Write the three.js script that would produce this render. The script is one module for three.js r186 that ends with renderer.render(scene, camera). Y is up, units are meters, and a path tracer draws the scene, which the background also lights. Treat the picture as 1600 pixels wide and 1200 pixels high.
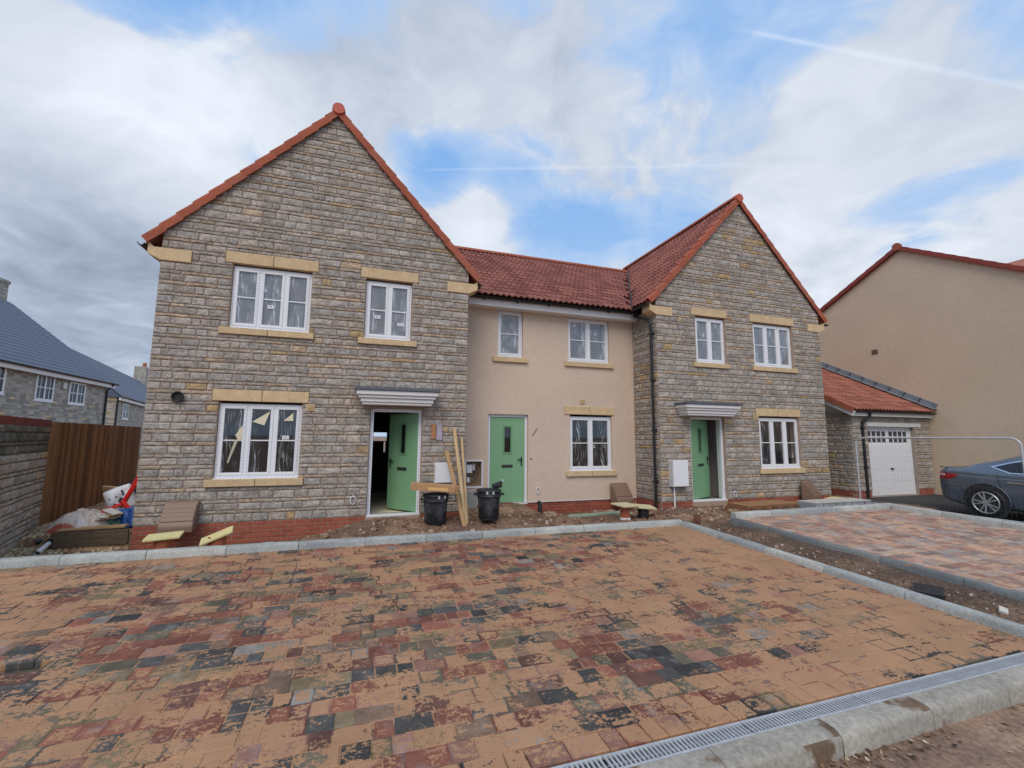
import * as THREE from 'three';
import { mergeGeometries, mergeVertices, toCreasedNormals } from 'three/addons/utils/BufferGeometryUtils.js';
import { RoundedBoxGeometry } from 'three/addons/geometries/RoundedBoxGeometry.js';

// ---------------------------------------------------------------- camera, sky, sun, exposure
const scene = new THREE.Scene();
const camera = new THREE.PerspectiveCamera(81.7, 4 / 3, 0.05, 2000);
camera.position.set(0, 1.562, 9.306);
camera.setRotationFromMatrix(new THREE.Matrix4().makeBasis(
  new THREE.Vector3(0.948708, 0.007265, 0.316072), new THREE.Vector3(-0.044692, 0.992779, 0.111325), new THREE.Vector3(-0.31298, -0.119741, 0.942181)));
const renderer = new THREE.WebGLRenderer({ antialias: true });
renderer.toneMapping = THREE.LinearToneMapping;
renderer.toneMappingExposure = 1.25;
renderer.shadowMap.enabled = true;

// seeded randomness and tileable value noise
const rng = (seed) => () => { seed = (seed + 0x6d2b79f5) | 0; let t = Math.imul(seed ^ (seed >>> 15), 1 | seed); t = (t + Math.imul(t ^ (t >>> 7), 61 | t)) ^ t; return ((t ^ (t >>> 14)) >>> 0) / 4294967296; };
const hash = (x, y, s) => { let h = Math.imul(x, 374761393) + Math.imul(y, 668265263) + Math.imul(s, 1274126177); h = Math.imul(h ^ (h >>> 13), 1274126177); return ((h ^ (h >>> 16)) >>> 0) / 4294967296; };
function vn(x, y, s = 0, px = 0, py = 0) {
  let xi = Math.floor(x), yi = Math.floor(y); let fx = x - xi, fy = y - yi;
  fx = fx * fx * (3 - 2 * fx); fy = fy * fy * (3 - 2 * fy);
  let x1 = xi + 1, y1 = yi + 1;
  if (px) { xi = ((xi % px) + px) % px; x1 = ((x1 % px) + px) % px; yi = ((yi % py) + py) % py; y1 = ((y1 % py) + py) % py; }
  const a = hash(xi, yi, s), b = hash(x1, yi, s), c = hash(xi, y1, s), d = hash(x1, y1, s);
  return a + (b - a) * fx + (c - a) * fy + (a - b - c + d) * fx * fy;
}
function fbm(x, y, oct = 4, s = 0, px = 0, py = 0, gain = 0.5) {
  let v = 0, a = 1, t = 0;
  for (let i = 0; i < oct; i++) { v += a * vn(x, y, s + i * 17, px, py); t += a; a *= gain; x *= 2; y *= 2; px *= 2; py *= 2; }
  return v / t;
}
const clamp = (x, a = 0, b = 1) => Math.min(b, Math.max(a, x));
const sstep = (a, b, x) => { const t = clamp((x - a) / (b - a)); return t * t * (3 - 2 * t); };
const mix = (a, b, t) => a + (b - a) * t;
const mix3 = (a, b, t) => [mix(a[0], b[0], t), mix(a[1], b[1], t), mix(a[2], b[2], t)];
const toLin = (c) => (c /= 255, c <= 0.04045 ? c / 12.92 : Math.pow((c + 0.055) / 1.055, 2.4));
const L3 = (r, g, b) => [toLin(r), toLin(g), toLin(b)];

// sky: broken cloud computed per direction (azimuth, elevation); bright cumulus, blue gaps, grey low cloud to the left, two contrails
function makeSky() {
  const trails = {}, W = 4096, H = 2048, data = new Float32Array(W * H * 4), R = Math.PI / 180;
  // [azimuth, elevation, radius az, radius el, cloud amount, brightness]
  const blobs = [
    [-114, 31, 13, 8, 0.55, 0.30], [-108, 33, 10, 8, 0.3, 0.16], [-92, 24, 14, 10, 0.25, 0.1], [-113.9, 40, 6, 4, -0.55, 0], [-104, 44, 12, 3.5, -0.25, 0],
    [-116, 10, 16, 9, 0.7, -0.32], [-117, 19, 12, 6, 0.5, -0.14], [-98, 40, 9, 6, 0.3, -0.08], [-85, 44, 14, 7, 0.35, -0.10],
    [-81, 33.5, 5, 3.6, -0.85, 0], [-77, 29, 4.5, 4.5, 0.6, 0.24], [-71, 33, 6, 3, -0.4, 0], [-64, 26.5, 5.5, 3.2, -0.7, 0], [-60, 21, 5, 2.5, 0.3, 0.1], [-76, 22, 5, 5, 0.6, 0.22],
    [-62, 41, 11, 6, 0.32, -0.03], [-50, 33, 10, 6, 0.12, 0.0], [-45, 40, 14, 6, -0.22, 0], [-28, 36, 12, 8, 0.22, -0.03], [-30, 15, 14, 8, 0.6, 0.30], [-38, 25, 9, 5, 0.35, 0.10],
    [-49, 27, 5, 5, -0.3, 0], [-36, 19, 2.4, 2.2, 0.1, -0.22], [-20, 28, 9, 5, 0.2, 0.06],
  ];
  for (let j = 0; j < H; j++) {
    const el = ((j + 0.5) / H - 0.5) * 180, se = Math.sin(el * R);
    for (let i = 0; i < W; i++) {
      const az = ((i + 0.5) / W - 0.5) * 360, o = (j * W + i) * 4;
      let c;
      if (el < -2) c = [0.12, 0.105, 0.085];
      else {
        const dx = Math.cos(az * R) * Math.cos(el * R), dz = Math.sin(az * R) * Math.cos(el * R), k = 1 / (Math.max(0, se) + 0.22);
        const px = dx * k, pz = dz * k;
        const wx = fbm(px * 2.4 + 5, pz * 2.4, 4, 3) - 0.5, wz = fbm(px * 2.4, pz * 2.4 + 9, 4, 8) - 0.5;
        const n = fbm(px * 2.8 + wx * 1.1 + 3, pz * 2.8 + wz * 1.1 + 7, 8, 11, 0, 0, 0.55);
        const n2 = fbm(px * 5.5 + 13 + wx * 2, pz * 5.5 + wz * 2, 7, 29, 0, 0, 0.58);
        const n3 = fbm(px * 1.4 - 4 + wx, pz * 1.4 + 2 + wz, 6, 61), n4 = fbm(px * 16 + wx * 6, pz * 16 + wz * 6, 5, 91, 0, 0, 0.6);
        let amt = 0.15, bri = 0;
        for (const [a, e, ra, re, am, br] of blobs) {
          const ww = 1 + (n2 - 0.5) * 1.1; let da = az - a; if (da > 180) da -= 360; if (da < -180) da += 360;
          const g = Math.exp(-((da / ra) ** 2 + ((el - e) / re) ** 2) * ww); amt += am * g; bri += br * g;
        }
        const q = n * 0.85 + amt * 0.60 + (n2 - 0.5) * 0.36 + (n4 - 0.5) * 0.16;
        const thick = sstep(0.50, 0.70, q), veil = sstep(0.2, 0.62, q + (n4 - 0.5) * 0.12);
        const blue = mix3([0.38, 0.53, 0.74], [0.19, 0.37, 0.68], sstep(4, 36, el));
        const lum = clamp(0.545 + bri * 0.54 + (n3 - 0.5) * 0.16 + (n2 - 0.5) * 0.24 + (n4 - 0.5) * 0.09, 0.24, 0.82);
        const w = sstep(0.25, 0.68, lum), cloud = [lum * mix(0.80, 0.94, w), lum * mix(0.95, 1.0, w), lum * mix(1.24, 1.10, w)];
        c = mix3(mix3(blue, [0.47, 0.57, 0.72], veil * 0.6), cloud, thick * 0.93);
        // contrails
        const trail = (a0, e0, a1, e1, wd, st) => { // along a great circle
          const D = (a, e) => new THREE.Vector3(Math.cos(a * R) * Math.cos(e * R), Math.sin(e * R), Math.sin(a * R) * Math.cos(e * R));
          const key = a0 + ',' + e0; const q = trails[key] ??= (() => { const A = D(a0, e0), B = D(a1, e1), N = A.clone().cross(B).normalize(); return { A, N, T: N.clone().cross(A), L: A.angleTo(B) }; })();
          const px_ = dx * q.A.x + se * q.A.y + dz * q.A.z, ty = dx * q.T.x + se * q.T.y + dz * q.T.z, t = Math.atan2(ty, px_) / q.L;
          if (t < 0 || t > 1.6) return 0;
          const d = Math.asin(clamp(dx * q.N.x + se * q.N.y + dz * q.N.z, -1, 1)) / R, w = wd * (0.55 + 0.6 * t) * (0.8 + 0.5 * n2);
          return Math.exp(-((d / w) ** 2)) * st * sstep(0, 0.15, t) * (0.75 + 0.5 * (n2 - 0.3)) * (1 - sstep(1.2, 1.6, t));
        };
        const tr = clamp(trail(-43, 42.0, -20.1, 28.4, 0.22, 0.36) + trail(-86, 31.7, -53.9, 31.8, 0.16, 0.22));
        c = mix3(c, [0.70, 0.76, 0.84], tr);
      }
      data[o] = c[0]; data[o + 1] = c[1]; data[o + 2] = c[2]; data[o + 3] = 1;
    }
  }
  const t = new THREE.DataTexture(data, W, H, THREE.RGBAFormat, THREE.FloatType);
  t.mapping = THREE.EquirectangularReflectionMapping; t.magFilter = THREE.LinearFilter; t.minFilter = THREE.LinearFilter; t.needsUpdate = true;
  return t;
}
const skyTex = makeSky();
scene.background = skyTex; scene.environment = skyTex;
const sun = new THREE.DirectionalLight(0xfff1e0, 1.5);
sun.position.set(-9, 30, 25); sun.target.position.set(4, 0, 0); sun.shadow.radius = 70; sun.castShadow = true;
Object.assign(sun.shadow.camera, { left: -30, right: 30, top: 30, bottom: -30, near: 1, far: 120 }); sun.shadow.mapSize.set(2048, 2048);
scene.add(sun, sun.target);

// ---------------------------------------------------------------- helpers
const counts = {};
const numbered = (n) => { const k = counts[n] = (counts[n] ?? -1) + 1; return k ? `${n}_${String(k).padStart(3, '0')}` : n; };
function tag(o, label, category, group, kind) { if (label) o.userData.label = label; if (category) o.userData.category = category; if (group) o.userData.group = group; if (kind) o.userData.kind = kind; return o; }
function thing(name, label, category, group, at = [0, 0, 0], turn = 0) { const o = new THREE.Group(); o.name = numbered(name); o.position.set(...at); o.rotation.y = turn; scene.add(o); return tag(o, label, category, group); }
function ground(name) { const o = new THREE.Group(); o.name = numbered(name); o.userData.kind = 'structure'; scene.add(o); return o; }
function mesh(name, geo, mat, parent) { const m = new THREE.Mesh(geo, mat); m.name = parent === scene ? numbered(name) : name; m.castShadow = m.receiveShadow = true; parent.add(m); return m; }
// uv in metres from the dominant axis of each face
function uvm(g, ox = 0, oy = 0) {
  if (g.index) g = g.toNonIndexed();
  const p = g.attributes.position, uv = new Float32Array(p.count * 2), a = new THREE.Vector3(), b = new THREE.Vector3(), c = new THREE.Vector3();
  for (let i = 0; i < p.count; i += 3) {
    a.fromBufferAttribute(p, i); b.fromBufferAttribute(p, i + 1).sub(a); c.fromBufferAttribute(p, i + 2).sub(a); b.cross(c);
    const x = Math.abs(b.x), y = Math.abs(b.y), z = Math.abs(b.z);
    for (let k = 0; k < 3; k++) {
      const X = p.getX(i + k), Y = p.getY(i + k), Z = p.getZ(i + k);
      const [u, v] = y >= x && y >= z ? [X, Z] : x >= z ? [Z, Y] : [X, Y];
      uv[(i + k) * 2] = u + ox; uv[(i + k) * 2 + 1] = v + oy;
    }
  }
  g.setAttribute('uv', new THREE.BufferAttribute(uv, 2));
  return g;
}
const box = (x0, x1, y0, y1, z0, z1, ox = 0, oy = 0) => uvm(new THREE.BoxGeometry(x1 - x0, y1 - y0, z1 - z0).translate((x0 + x1) / 2, (y0 + y1) / 2, (z0 + z1) / 2), ox, oy);
const rbox = (x0, x1, y0, y1, z0, z1, r = 0.006, ox = 0, oy = 0) => uvm(new RoundedBoxGeometry(x1 - x0, y1 - y0, z1 - z0, 1, r).translate((x0 + x1) / 2, (y0 + y1) / 2, (z0 + z1) / 2), ox, oy);
const merge = (list) => list.length === 1 ? list[0] : mergeGeometries(list.map((g) => { g = g.index ? g.toNonIndexed() : g; for (const k of Object.keys(g.attributes)) if (!['position', 'normal', 'uv', 'color'].includes(k)) g.deleteAttribute(k); return g; }));
function tube(pts, r, seg = 24, rad = 8, closed = false) { return uvm(new THREE.TubeGeometry(new THREE.CatmullRomCurve3(pts.map((p) => new THREE.Vector3(...p)), closed, 'catmullrom', 0.2), seg, r, rad, closed)); }
function bar(a, b, w, h, roll = 0) { // a rectangular length of material from a to b
  const A = new THREE.Vector3(...a), B = new THREE.Vector3(...b), d = B.clone().sub(A), len = d.length(); d.normalize();
  const g = uvm(new RoundedBoxGeometry(w, len, h, 1, Math.min(w, h) * 0.08));
  const q = new THREE.Quaternion().setFromUnitVectors(new THREE.Vector3(0, 1, 0), d);
  g.rotateY(roll); g.applyQuaternion(q); g.translate((A.x + B.x) / 2, (A.y + B.y) / 2, (A.z + B.z) / 2);
  return g;
}
function poly(pts, depth) { // pts in XY extruded to +Z
  const s = new THREE.Shape(pts.map((p) => new THREE.Vector2(p[0], p[1]))); return uvm(new THREE.ExtrudeGeometry(s, { depth, bevelEnabled: false }));
}
function wallShape(pts, holes, depth) {
  const s = new THREE.Shape(pts.map((p) => new THREE.Vector2(p[0], p[1])));
  for (const [x0, x1, y0, y1] of holes) s.holes.push(new THREE.Path([[x0, y0], [x1, y0], [x1, y1], [x0, y1]].map((p) => new THREE.Vector2(...p))));
  return uvm(new THREE.ExtrudeGeometry(s, { depth, bevelEnabled: false }));
}
function paint(g, c) { const n = g.attributes.position.count, a = new Float32Array(n * 3); for (let i = 0; i < n; i++) a.set(c, i * 3); g.setAttribute('color', new THREE.BufferAttribute(a, 3)); return g; }

// procedural textures: tileable over size metres
function tex(size, N, fn, srgb = true) {
  const d = new Uint8Array(N * N * 4);
  for (let j = 0; j < N; j++) for (let i = 0; i < N; i++) { const c = fn(i / N, j / N), o = (j * N + i) * 4; d[o] = clamp(c[0]) * 255; d[o + 1] = clamp(c[1]) * 255; d[o + 2] = clamp(c[2]) * 255; d[o + 3] = 255; }
  const t = new THREE.DataTexture(d, N, N); t.wrapS = t.wrapT = THREE.RepeatWrapping; t.magFilter = THREE.LinearFilter; t.minFilter = THREE.LinearMipmapLinearFilter; t.generateMipmaps = true;
  if (srgb) t.colorSpace = THREE.SRGBColorSpace; t.repeat.set(1 / size, 1 / size); t.needsUpdate = true; return t;
}
const g3 = (v) => [v, v, v];
const F = (u, v, f, o, s) => fbm(u * f, v * f, o, s, f, f);
const rgb = (r, g, b, k = 1) => [r / 255 * k, g / 255 * k, b / 255 * k];
const T = {
  stone: tex(1.1, 512, (u, v) => { const n = F(u, v, 7, 5, 1), s = F(u, v, 26, 4, 5), st = fbm(u * 6, v * 30, 3, 9, 6, 30); const q = F(u, v, 64, 3, 15), k = 0.70 + 0.18 * n + 0.24 * (s - 0.5) + 0.14 * (st - 0.5) + 0.26 * (q - 0.5); return [k, k * 0.99, k * 0.965]; }),
  stoneBump: tex(1.1, 512, (u, v) => g3(0.3 * F(u, v, 14, 5, 3) + 0.3 * fbm(u * 12, v * 40, 4, 7, 12, 40) + 0.4 * F(u, v, 46, 4, 77)), false),
  grain: tex(0.8, 256, (u, v) => { const k = 0.93 + 0.12 * (F(u, v, 6, 4, 2) - 0.5) + 0.16 * (F(u, v, 48, 3, 4) - 0.5); return [k, k, k]; }),
  grainBump: tex(0.8, 256, (u, v) => g3(0.5 * F(u, v, 40, 3, 7) + 0.5 * F(u, v, 100, 2, 9)), false),
  blotch: tex(4.3, 512, (u, v) => { const k = 0.94 + 0.07 * (F(u, v, 4, 6, 21) - 0.5) + 0.06 * (F(u, v, 90, 2, 5) - 0.5); return [k, k * 0.99, k * 0.975]; }),
  wood: tex(1.0, 512, (u, v) => { const w = fbm(u * 40, v * 2, 4, 3, 40, 2), f = fbm(u * 110, v * 5, 2, 8, 110, 5), kn = Math.max(0, 1 - Math.hypot(((u * 5) % 1) - 0.5, (((v * 3 + Math.floor(u * 5) * 0.37) % 1) - 0.5) * 3) * 7); const k = 0.82 + 0.36 * (w - 0.5) + 0.2 * (f - 0.5) - 0.35 * kn; return [k, k * 0.97, k * 0.92]; }),
  concrete: tex(1.3, 512, (u, v) => { const k = 0.9 + 0.24 * (F(u, v, 5, 6, 31) - 0.5) + 0.18 * (F(u, v, 70, 2, 6) - 0.5); return [k, k, k * 0.99]; }),
  soil: tex(1.7, 1024, (u, v) => { const n = F(u, v, 5, 6, 41), f = F(u, v, 60, 4, 44), p = F(u, v, 95, 2, 47); let c = mix3(rgb(108, 88, 74), rgb(148, 124, 104), sstep(0.3, 0.7, n)); const k = 0.72 + 0.56 * f; c = c.map((x) => x * k); if (p > 0.74) c = mix3(c, rgb(190, 170, 150), 0.75); return c; }),
  soilBump: tex(1.7, 1024, (u, v) => g3(0.5 * F(u, v, 22, 5, 51) + 0.5 * F(u, v, 80, 3, 44)), false),
  road: tex(2.9, 1024, (u, v) => { const n = F(u, v, 4, 6, 71), f = F(u, v, 110, 3, 74), p = F(u, v, 130, 2, 79), d = fbm(u * 8, v * 20, 5, 7, 8, 20); let c = mix3(rgb(122, 98, 82), rgb(166, 136, 112), sstep(0.25, 0.75, n * 0.6 + d * 0.4)); c = c.map((x) => x * (0.8 + 0.4 * f)); if (p > 0.8) c = mix3(c, rgb(80, 66, 56), 0.6); return c; }),
};
// print on the white protective tape of frames: short grey dashes along the strip
T.tape = (() => {
  const c = document.createElement('canvas'); c.width = 64; c.height = 256; const x = c.getContext('2d'); x.fillStyle = '#eff1f4'; x.fillRect(0, 0, 64, 256); x.fillStyle = '#8f98a8';
  for (let k = 0; k < 4; k++) { x.fillRect(22, k * 64 + 8, 9, 22); x.fillRect(34, k * 64 + 14, 8, 16); x.fillRect(20, k * 64 + 40, 24, 5); }
  const t = new THREE.CanvasTexture(c); t.colorSpace = THREE.SRGBColorSpace; t.wrapS = t.wrapT = THREE.RepeatWrapping; return t;
})();
const filmTex = (base, gain, haze) => { // crinkled film: streaks where it folds
  const N = 256, d = new Uint8Array(N * N * 4);
  for (let j = 0; j < N; j++) for (let i = 0; i < N; i++) {
    const u = i / N, v = j / N, wv = fbm(u * 3, v * 3, 3, 5) * 1.6, s = fbm(u * 22 + wv * 4, v * 2.2 + u * 1.5, 4, 15), r = 1 - Math.abs(s - 0.5) * 9, b = fbm(u * 4, v * 3, 3, 25);
    const a = clamp(base + gain * Math.pow(clamp(r), 2.2) * sstep(0.35, 0.65, b) + haze * b); const o = (j * N + i) * 4; d[o] = d[o + 1] = d[o + 2] = a * 255; d[o + 3] = 255;
  }
  const t = new THREE.DataTexture(d, N, N); t.magFilter = THREE.LinearFilter; t.wrapS = t.wrapT = THREE.RepeatWrapping; t.needsUpdate = true; return t;
};
T.filmAlpha = filmTex(0.008, 0.7, 0.04); T.milkAlpha = filmTex(0.2, 0.75, 0.16);
const phy = (o) => new THREE.MeshPhysicalMaterial({ specularIntensity: 0.35, ...o });
const std = (o) => new THREE.MeshStandardMaterial(o);
const col = (r, g, b) => new THREE.Color().setRGB(r, g, b);
const scol = (r, g, b) => new THREE.Color().setRGB(...L3(r, g, b));
const M = {
  stone: std({ name: 'stone', map: T.stone, vertexColors: true, bumpMap: T.stoneBump, bumpScale: 0.02, roughness: 0.95 }),
  mortar: std({ name: 'mortar', color: scol(180, 154, 136), map: T.grain, bumpMap: T.grainBump, bumpScale: 0.003, roughness: 1 }),
  mortarGrey: std({ name: 'grey_mortar', color: scol(172, 158, 144), map: T.grain, roughness: 1 }),
  brick: std({ name: 'brick', map: T.grain, vertexColors: true, bumpMap: T.grainBump, bumpScale: 0.002, roughness: 0.9 }),
  brickMortar: std({ name: 'brick_mortar', color: scol(206, 166, 144), map: T.grain, roughness: 1 }),
  cast: std({ name: 'cast_stone', color: scol(220, 192, 150), map: T.grain, bumpMap: T.grainBump, bumpScale: 0.001, roughness: 0.9 }),
  render: std({ name: 'render', color: scol(220, 200, 182), map: T.blotch, bumpMap: T.grainBump, bumpScale: 0.0005, roughness: 0.95 }),
  render2: std({ name: 'buff_render', color: scol(220, 199, 174), map: T.blotch, bumpMap: T.grainBump, bumpScale: 0.0005, roughness: 0.95 }),
  upvc: std({ name: 'white_frame', color: col(0.78, 0.79, 0.81), roughness: 0.35 }),
  tape: std({ name: 'tape', color: col(0.92, 0.92, 0.94), map: T.tape, roughness: 0.45 }),
  white: std({ name: 'white_paint', color: col(0.74, 0.74, 0.74), map: T.grain, roughness: 0.5 }),
  fascia: std({ name: 'fascia', color: col(0.76, 0.74, 0.72), roughness: 0.4 }),
  glass: new THREE.MeshPhysicalMaterial({ name: 'glass', color: 0xffffff, transmission: 1, thickness: 0, roughness: 0.02, ior: 1.5 }),
  film: new THREE.MeshPhysicalMaterial({ name: 'film', color: col(0.85, 0.87, 0.9), transparent: true, opacity: 1, alphaMap: T.filmAlpha, roughness: 0.25, side: THREE.DoubleSide }),
  filmHeavy: new THREE.MeshPhysicalMaterial({ name: 'milky_film', color: col(0.82, 0.85, 0.9), transparent: true, opacity: 1, alphaMap: T.milkAlpha, roughness: 0.25, side: THREE.DoubleSide }),
  tornFilm: std({ name: 'backing_film', color: scol(216, 204, 178), roughness: 0.6, side: THREE.DoubleSide }),
  paper: std({ name: 'paper', color: col(0.75, 0.76, 0.78), roughness: 0.8, side: THREE.DoubleSide }),
  green: std({ name: 'green_door', color: scol(124, 168, 127), roughness: 0.42 }),
  greenDark: std({ name: 'green_trim', color: scol(106, 150, 111), roughness: 0.42 }),
  black: std({ name: 'black_plastic', color: col(0.012, 0.013, 0.014), roughness: 0.38 }),
  blackMetal: std({ name: 'black_fitting', color: col(0.03, 0.03, 0.032), roughness: 0.4 }),
  bin: std({ name: 'bin_plastic', color: col(0.016, 0.018, 0.022), map: null, roughness: 0.55 }),
  lead: std({ name: 'lead', color: scol(146, 152, 160), map: T.concrete, roughness: 0.55 }),
  felt: std({ name: 'felt', color: col(0.02, 0.018, 0.017), roughness: 1 }),
  slateRoof: std({ name: 'slate', color: scol(92, 104, 124), map: T.grain, roughness: 0.6 }),
  tile: [[168, 106, 88], [158, 98, 82], [176, 114, 96], [150, 94, 78]].map((c, i) => phy({ name: 'roof_tile_' + i, color: scol(...c), map: T.grain, roughness: 0.8 })),
  tileDark: [[146, 92, 80], [156, 100, 88], [134, 82, 72]].map((c, i) => phy({ name: 'pantile_' + i, color: scol(...c), map: T.grain, roughness: 0.75 })),
  verge: [[178, 100, 76], [168, 94, 72], [174, 104, 82]].map((c, i) => phy({ name: 'verge_' + i, color: scol(...c), map: T.grain, roughness: 0.75 })),
  kerbDark: [[132, 136, 136], [124, 128, 130], [140, 142, 140]].map((c, i) => std({ name: 'damp_kerb_' + i, color: scol(...c), map: T.concrete, bumpMap: T.grainBump, bumpScale: 0.002, roughness: 0.9 })),
  kerb: [[182, 184, 180], [172, 175, 172], [190, 190, 184], [164, 168, 168]].map((c, i) => std({ name: 'kerb_' + i, color: scol(...c), map: T.concrete, bumpMap: T.grainBump, bumpScale: 0.002, roughness: 0.95 })),
  roadKerb: (() => { const t = tex(1.9, 512, (u, v) => { const k = 0.8 + 0.22 * (F(u, v, 5, 6, 131) - 0.5) + 0.2 * (F(u, v, 90, 2, 16) - 0.5), d = sstep(0.55, 0.63, F(u, v, 5, 7, 140)); return mix3([k, k * 0.985, k * 0.95], [0.62 * k, 0.47 * k, 0.36 * k], d * 0.8); }); return std({ name: 'road_kerb', color: scol(196, 192, 184), map: t, bumpMap: T.grainBump, bumpScale: 0.002, roughness: 0.95 }); })(),
  soil: std({ name: 'soil', map: T.soil, bumpMap: T.soilBump, bumpScale: 0.03, roughness: 1, vertexColors: true }),
  road: std({ name: 'road_dust', map: T.road, bumpMap: T.soilBump, bumpScale: 0.01, roughness: 1 }),
  wood: std({ name: 'pale_timber', color: scol(236, 208, 166), map: T.wood, roughness: 0.8 }),
  wood2: std({ name: 'weathered_timber', color: scol(212, 176, 132), map: T.wood, roughness: 0.85 }),
  fence: [[164, 122, 82], [144, 106, 70], [176, 134, 94], [132, 96, 62]].map((c, i) => std({ name: 'fence_' + i, color: scol(...c), map: T.wood, roughness: 0.9 })),
  gasBrown: std({ name: 'brown_plastic', color: scol(128, 102, 86), roughness: 0.5 }),
  yellow: std({ name: 'yellow_foam', color: scol(226, 212, 152), map: T.grain, roughness: 0.9 }),
  cream: std({ name: 'cream_board', color: scol(214, 200, 158), map: T.grain, roughness: 0.9 }),
  terracotta: std({ name: 'terracotta', color: scol(178, 100, 66), map: T.grain, roughness: 0.8 }),
  steel: std({ name: 'galvanised', color: col(0.62, 0.64, 0.66), map: T.grain, roughness: 0.45, metalness: 0.35 }),
  drainDark: std({ name: 'drain', color: col(0.03, 0.03, 0.03), roughness: 0.9 }),
  red: std({ name: 'red_plastic', color: scol(206, 34, 26), roughness: 0.4 }),
  blue: std({ name: 'blue_plastic', color: scol(34, 82, 150), roughness: 0.5, side: THREE.DoubleSide }),
  bagWhite: std({ name: 'white_bag', color: scol(222, 224, 228), roughness: 0.45 }),
  plasticPink: new THREE.MeshPhysicalMaterial({ name: 'clear_sheeting', color: scol(206, 190, 176), roughness: 0.25, side: THREE.DoubleSide }),
  tarmac: std({ name: 'tarmac', color: col(0.042, 0.044, 0.048), map: T.concrete, bumpMap: T.soilBump, bumpScale: 0.006, roughness: 0.85 }),
  plaster: std({ name: 'plaster', color: scol(196, 190, 180), roughness: 0.95 }),
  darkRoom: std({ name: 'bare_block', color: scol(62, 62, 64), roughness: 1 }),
  screed: std({ name: 'floor_screed', color: scol(112, 108, 102), roughness: 0.8 }),
  floorCream: std({ name: 'screed', color: scol(222, 210, 182), roughness: 0.7 }),
  rubble: std({ name: 'rubble', map: T.stone, color: scol(190, 165, 140), bumpMap: T.stoneBump, bumpScale: 0.01, roughness: 1 }),
  greySlab: std({ name: 'grey_canopy', color: scol(92, 96, 104), roughness: 0.6 }),
  pinkish: std({ name: 'lilac_sheet', color: scol(196, 186, 200), roughness: 0.6, side: THREE.DoubleSide }),
  meterDark: std({ name: 'meter_recess', color: scol(160, 138, 112), map: T.grain, roughness: 0.95 }),
};
// ---------------------------------------------------------------- walling: coursed rock-faced stones, bricks, tiles
const CAM = camera.position;
// one stone: polygon pts (CCW in u,v), rough pillowed face towards +w
function stoneGeo(pts, seed, depth = 1, chop = 0.011) {
  const R = rng(seed), cx = pts.reduce((s, p) => s + p[0], 0) / pts.length, cy = pts.reduce((s, p) => s + p[1], 0) / pts.length;
  const out = [];
  for (let i = 0; i < pts.length; i++) { // chopped corners and split edges
    const a = pts[i], b = pts[(i + 1) % pts.length], l = Math.hypot(b[0] - a[0], b[1] - a[1]); if (l < 0.03) { out.push(a); continue; }
    const c = Math.min(chop * (0.5 + R()), l * 0.3) / l, n = Math.max(1, Math.round(l / 0.085));
    for (let k = 0; k <= n; k++) { const t = c + (1 - 2 * c) * k / n, w = (k === 0 || k === n) ? 0 : (R() - 0.5) * 0.007; out.push([mix(a[0], b[0], t) + (b[1] - a[1]) / l * w, mix(a[1], b[1], t) - (b[0] - a[0]) / l * w]); }
  }
  const n = out.length, pos = [], idx = [];
  const small = Math.min(...[0, 1].map((k) => Math.max(...pts.map((p) => p[k])) - Math.min(...pts.map((p) => p[k]))));
  const ring = (s, ins, w, j) => { for (const [x, y] of out) { const dx = x - cx, dy = y - cy, l = Math.hypot(dx, dy), f = Math.max(0.15, s - ins / Math.max(l, 0.02)); pos.push(cx + dx * f, cy + dy * f, (w + (R() - 0.5) * j) * depth); } };
  ring(1, 0, -0.018, 0); ring(1, 0, 0.004, 0.003); ring(1, Math.min(0.009, small * 0.13), 0.011, 0.006); ring(0.55, 0, 0.013, 0.009);
  pos.push(cx, cy, (0.019 + (R() - 0.5) * 0.01) * depth);
  for (let r = 0; r < 3; r++) for (let i = 0; i < n; i++) { const a = r * n + i, b = r * n + (i + 1) % n; idx.push(a, b, a + n, b, b + n, a + n); }
  for (let i = 0; i < n; i++) idx.push(3 * n + i, 3 * n + (i + 1) % n, 4 * n);
  const g = new THREE.BufferGeometry(); g.setAttribute('position', new THREE.Float32BufferAttribute(pos, 3)); g.setIndex(idx); g.computeVertexNormals();
  const ou = R() * 5, ov = R() * 5, uv = []; for (let i = 0; i < pos.length; i += 3) uv.push(pos[i] + ou, pos[i + 1] + ov); g.setAttribute('uv', new THREE.Float32BufferAttribute(uv, 2));
  return g;
}
function clipPoly(pts, a, b, c) { // keep a*x+b*y<=c
  const o = []; for (let i = 0; i < pts.length; i++) { const p = pts[i], q = pts[(i + 1) % pts.length], dp = a * p[0] + b * p[1] - c, dq = a * q[0] + b * q[1] - c; if (dp <= 0) o.push(p); if (dp * dq < 0) { const t = dp / (dp - dq); o.push([mix(p[0], q[0], t), mix(p[1], q[1], t)]); } } return o;
}
const area = (p) => Math.abs(p.reduce((s, a, i) => { const b = p[(i + 1) % p.length]; return s + a[0] * b[1] - b[0] * a[1]; }, 0)) / 2;
function stoneColour(R, thin, warm = 1) {
  const r = R(), k = 0.86 + 0.28 * R(); let c;
  if (r < 0.030 * warm) c = mix3(L3(184, 156, 116), L3(174, 154, 126), R()); else if (r < (thin ? 0.08 : 0.045) * warm) c = L3(180, 160, 138);
  else if (thin && r < 0.5) c = mix3(L3(172, 156, 138), L3(164, 154, 142), R()); else if (r < 0.6) c = mix3(L3(168, 161, 154), L3(161, 157, 154), R()); else c = mix3(L3(165, 155, 147), L3(175, 166, 158), R());
  return c.map((x) => x * k * 1.52);
}
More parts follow.
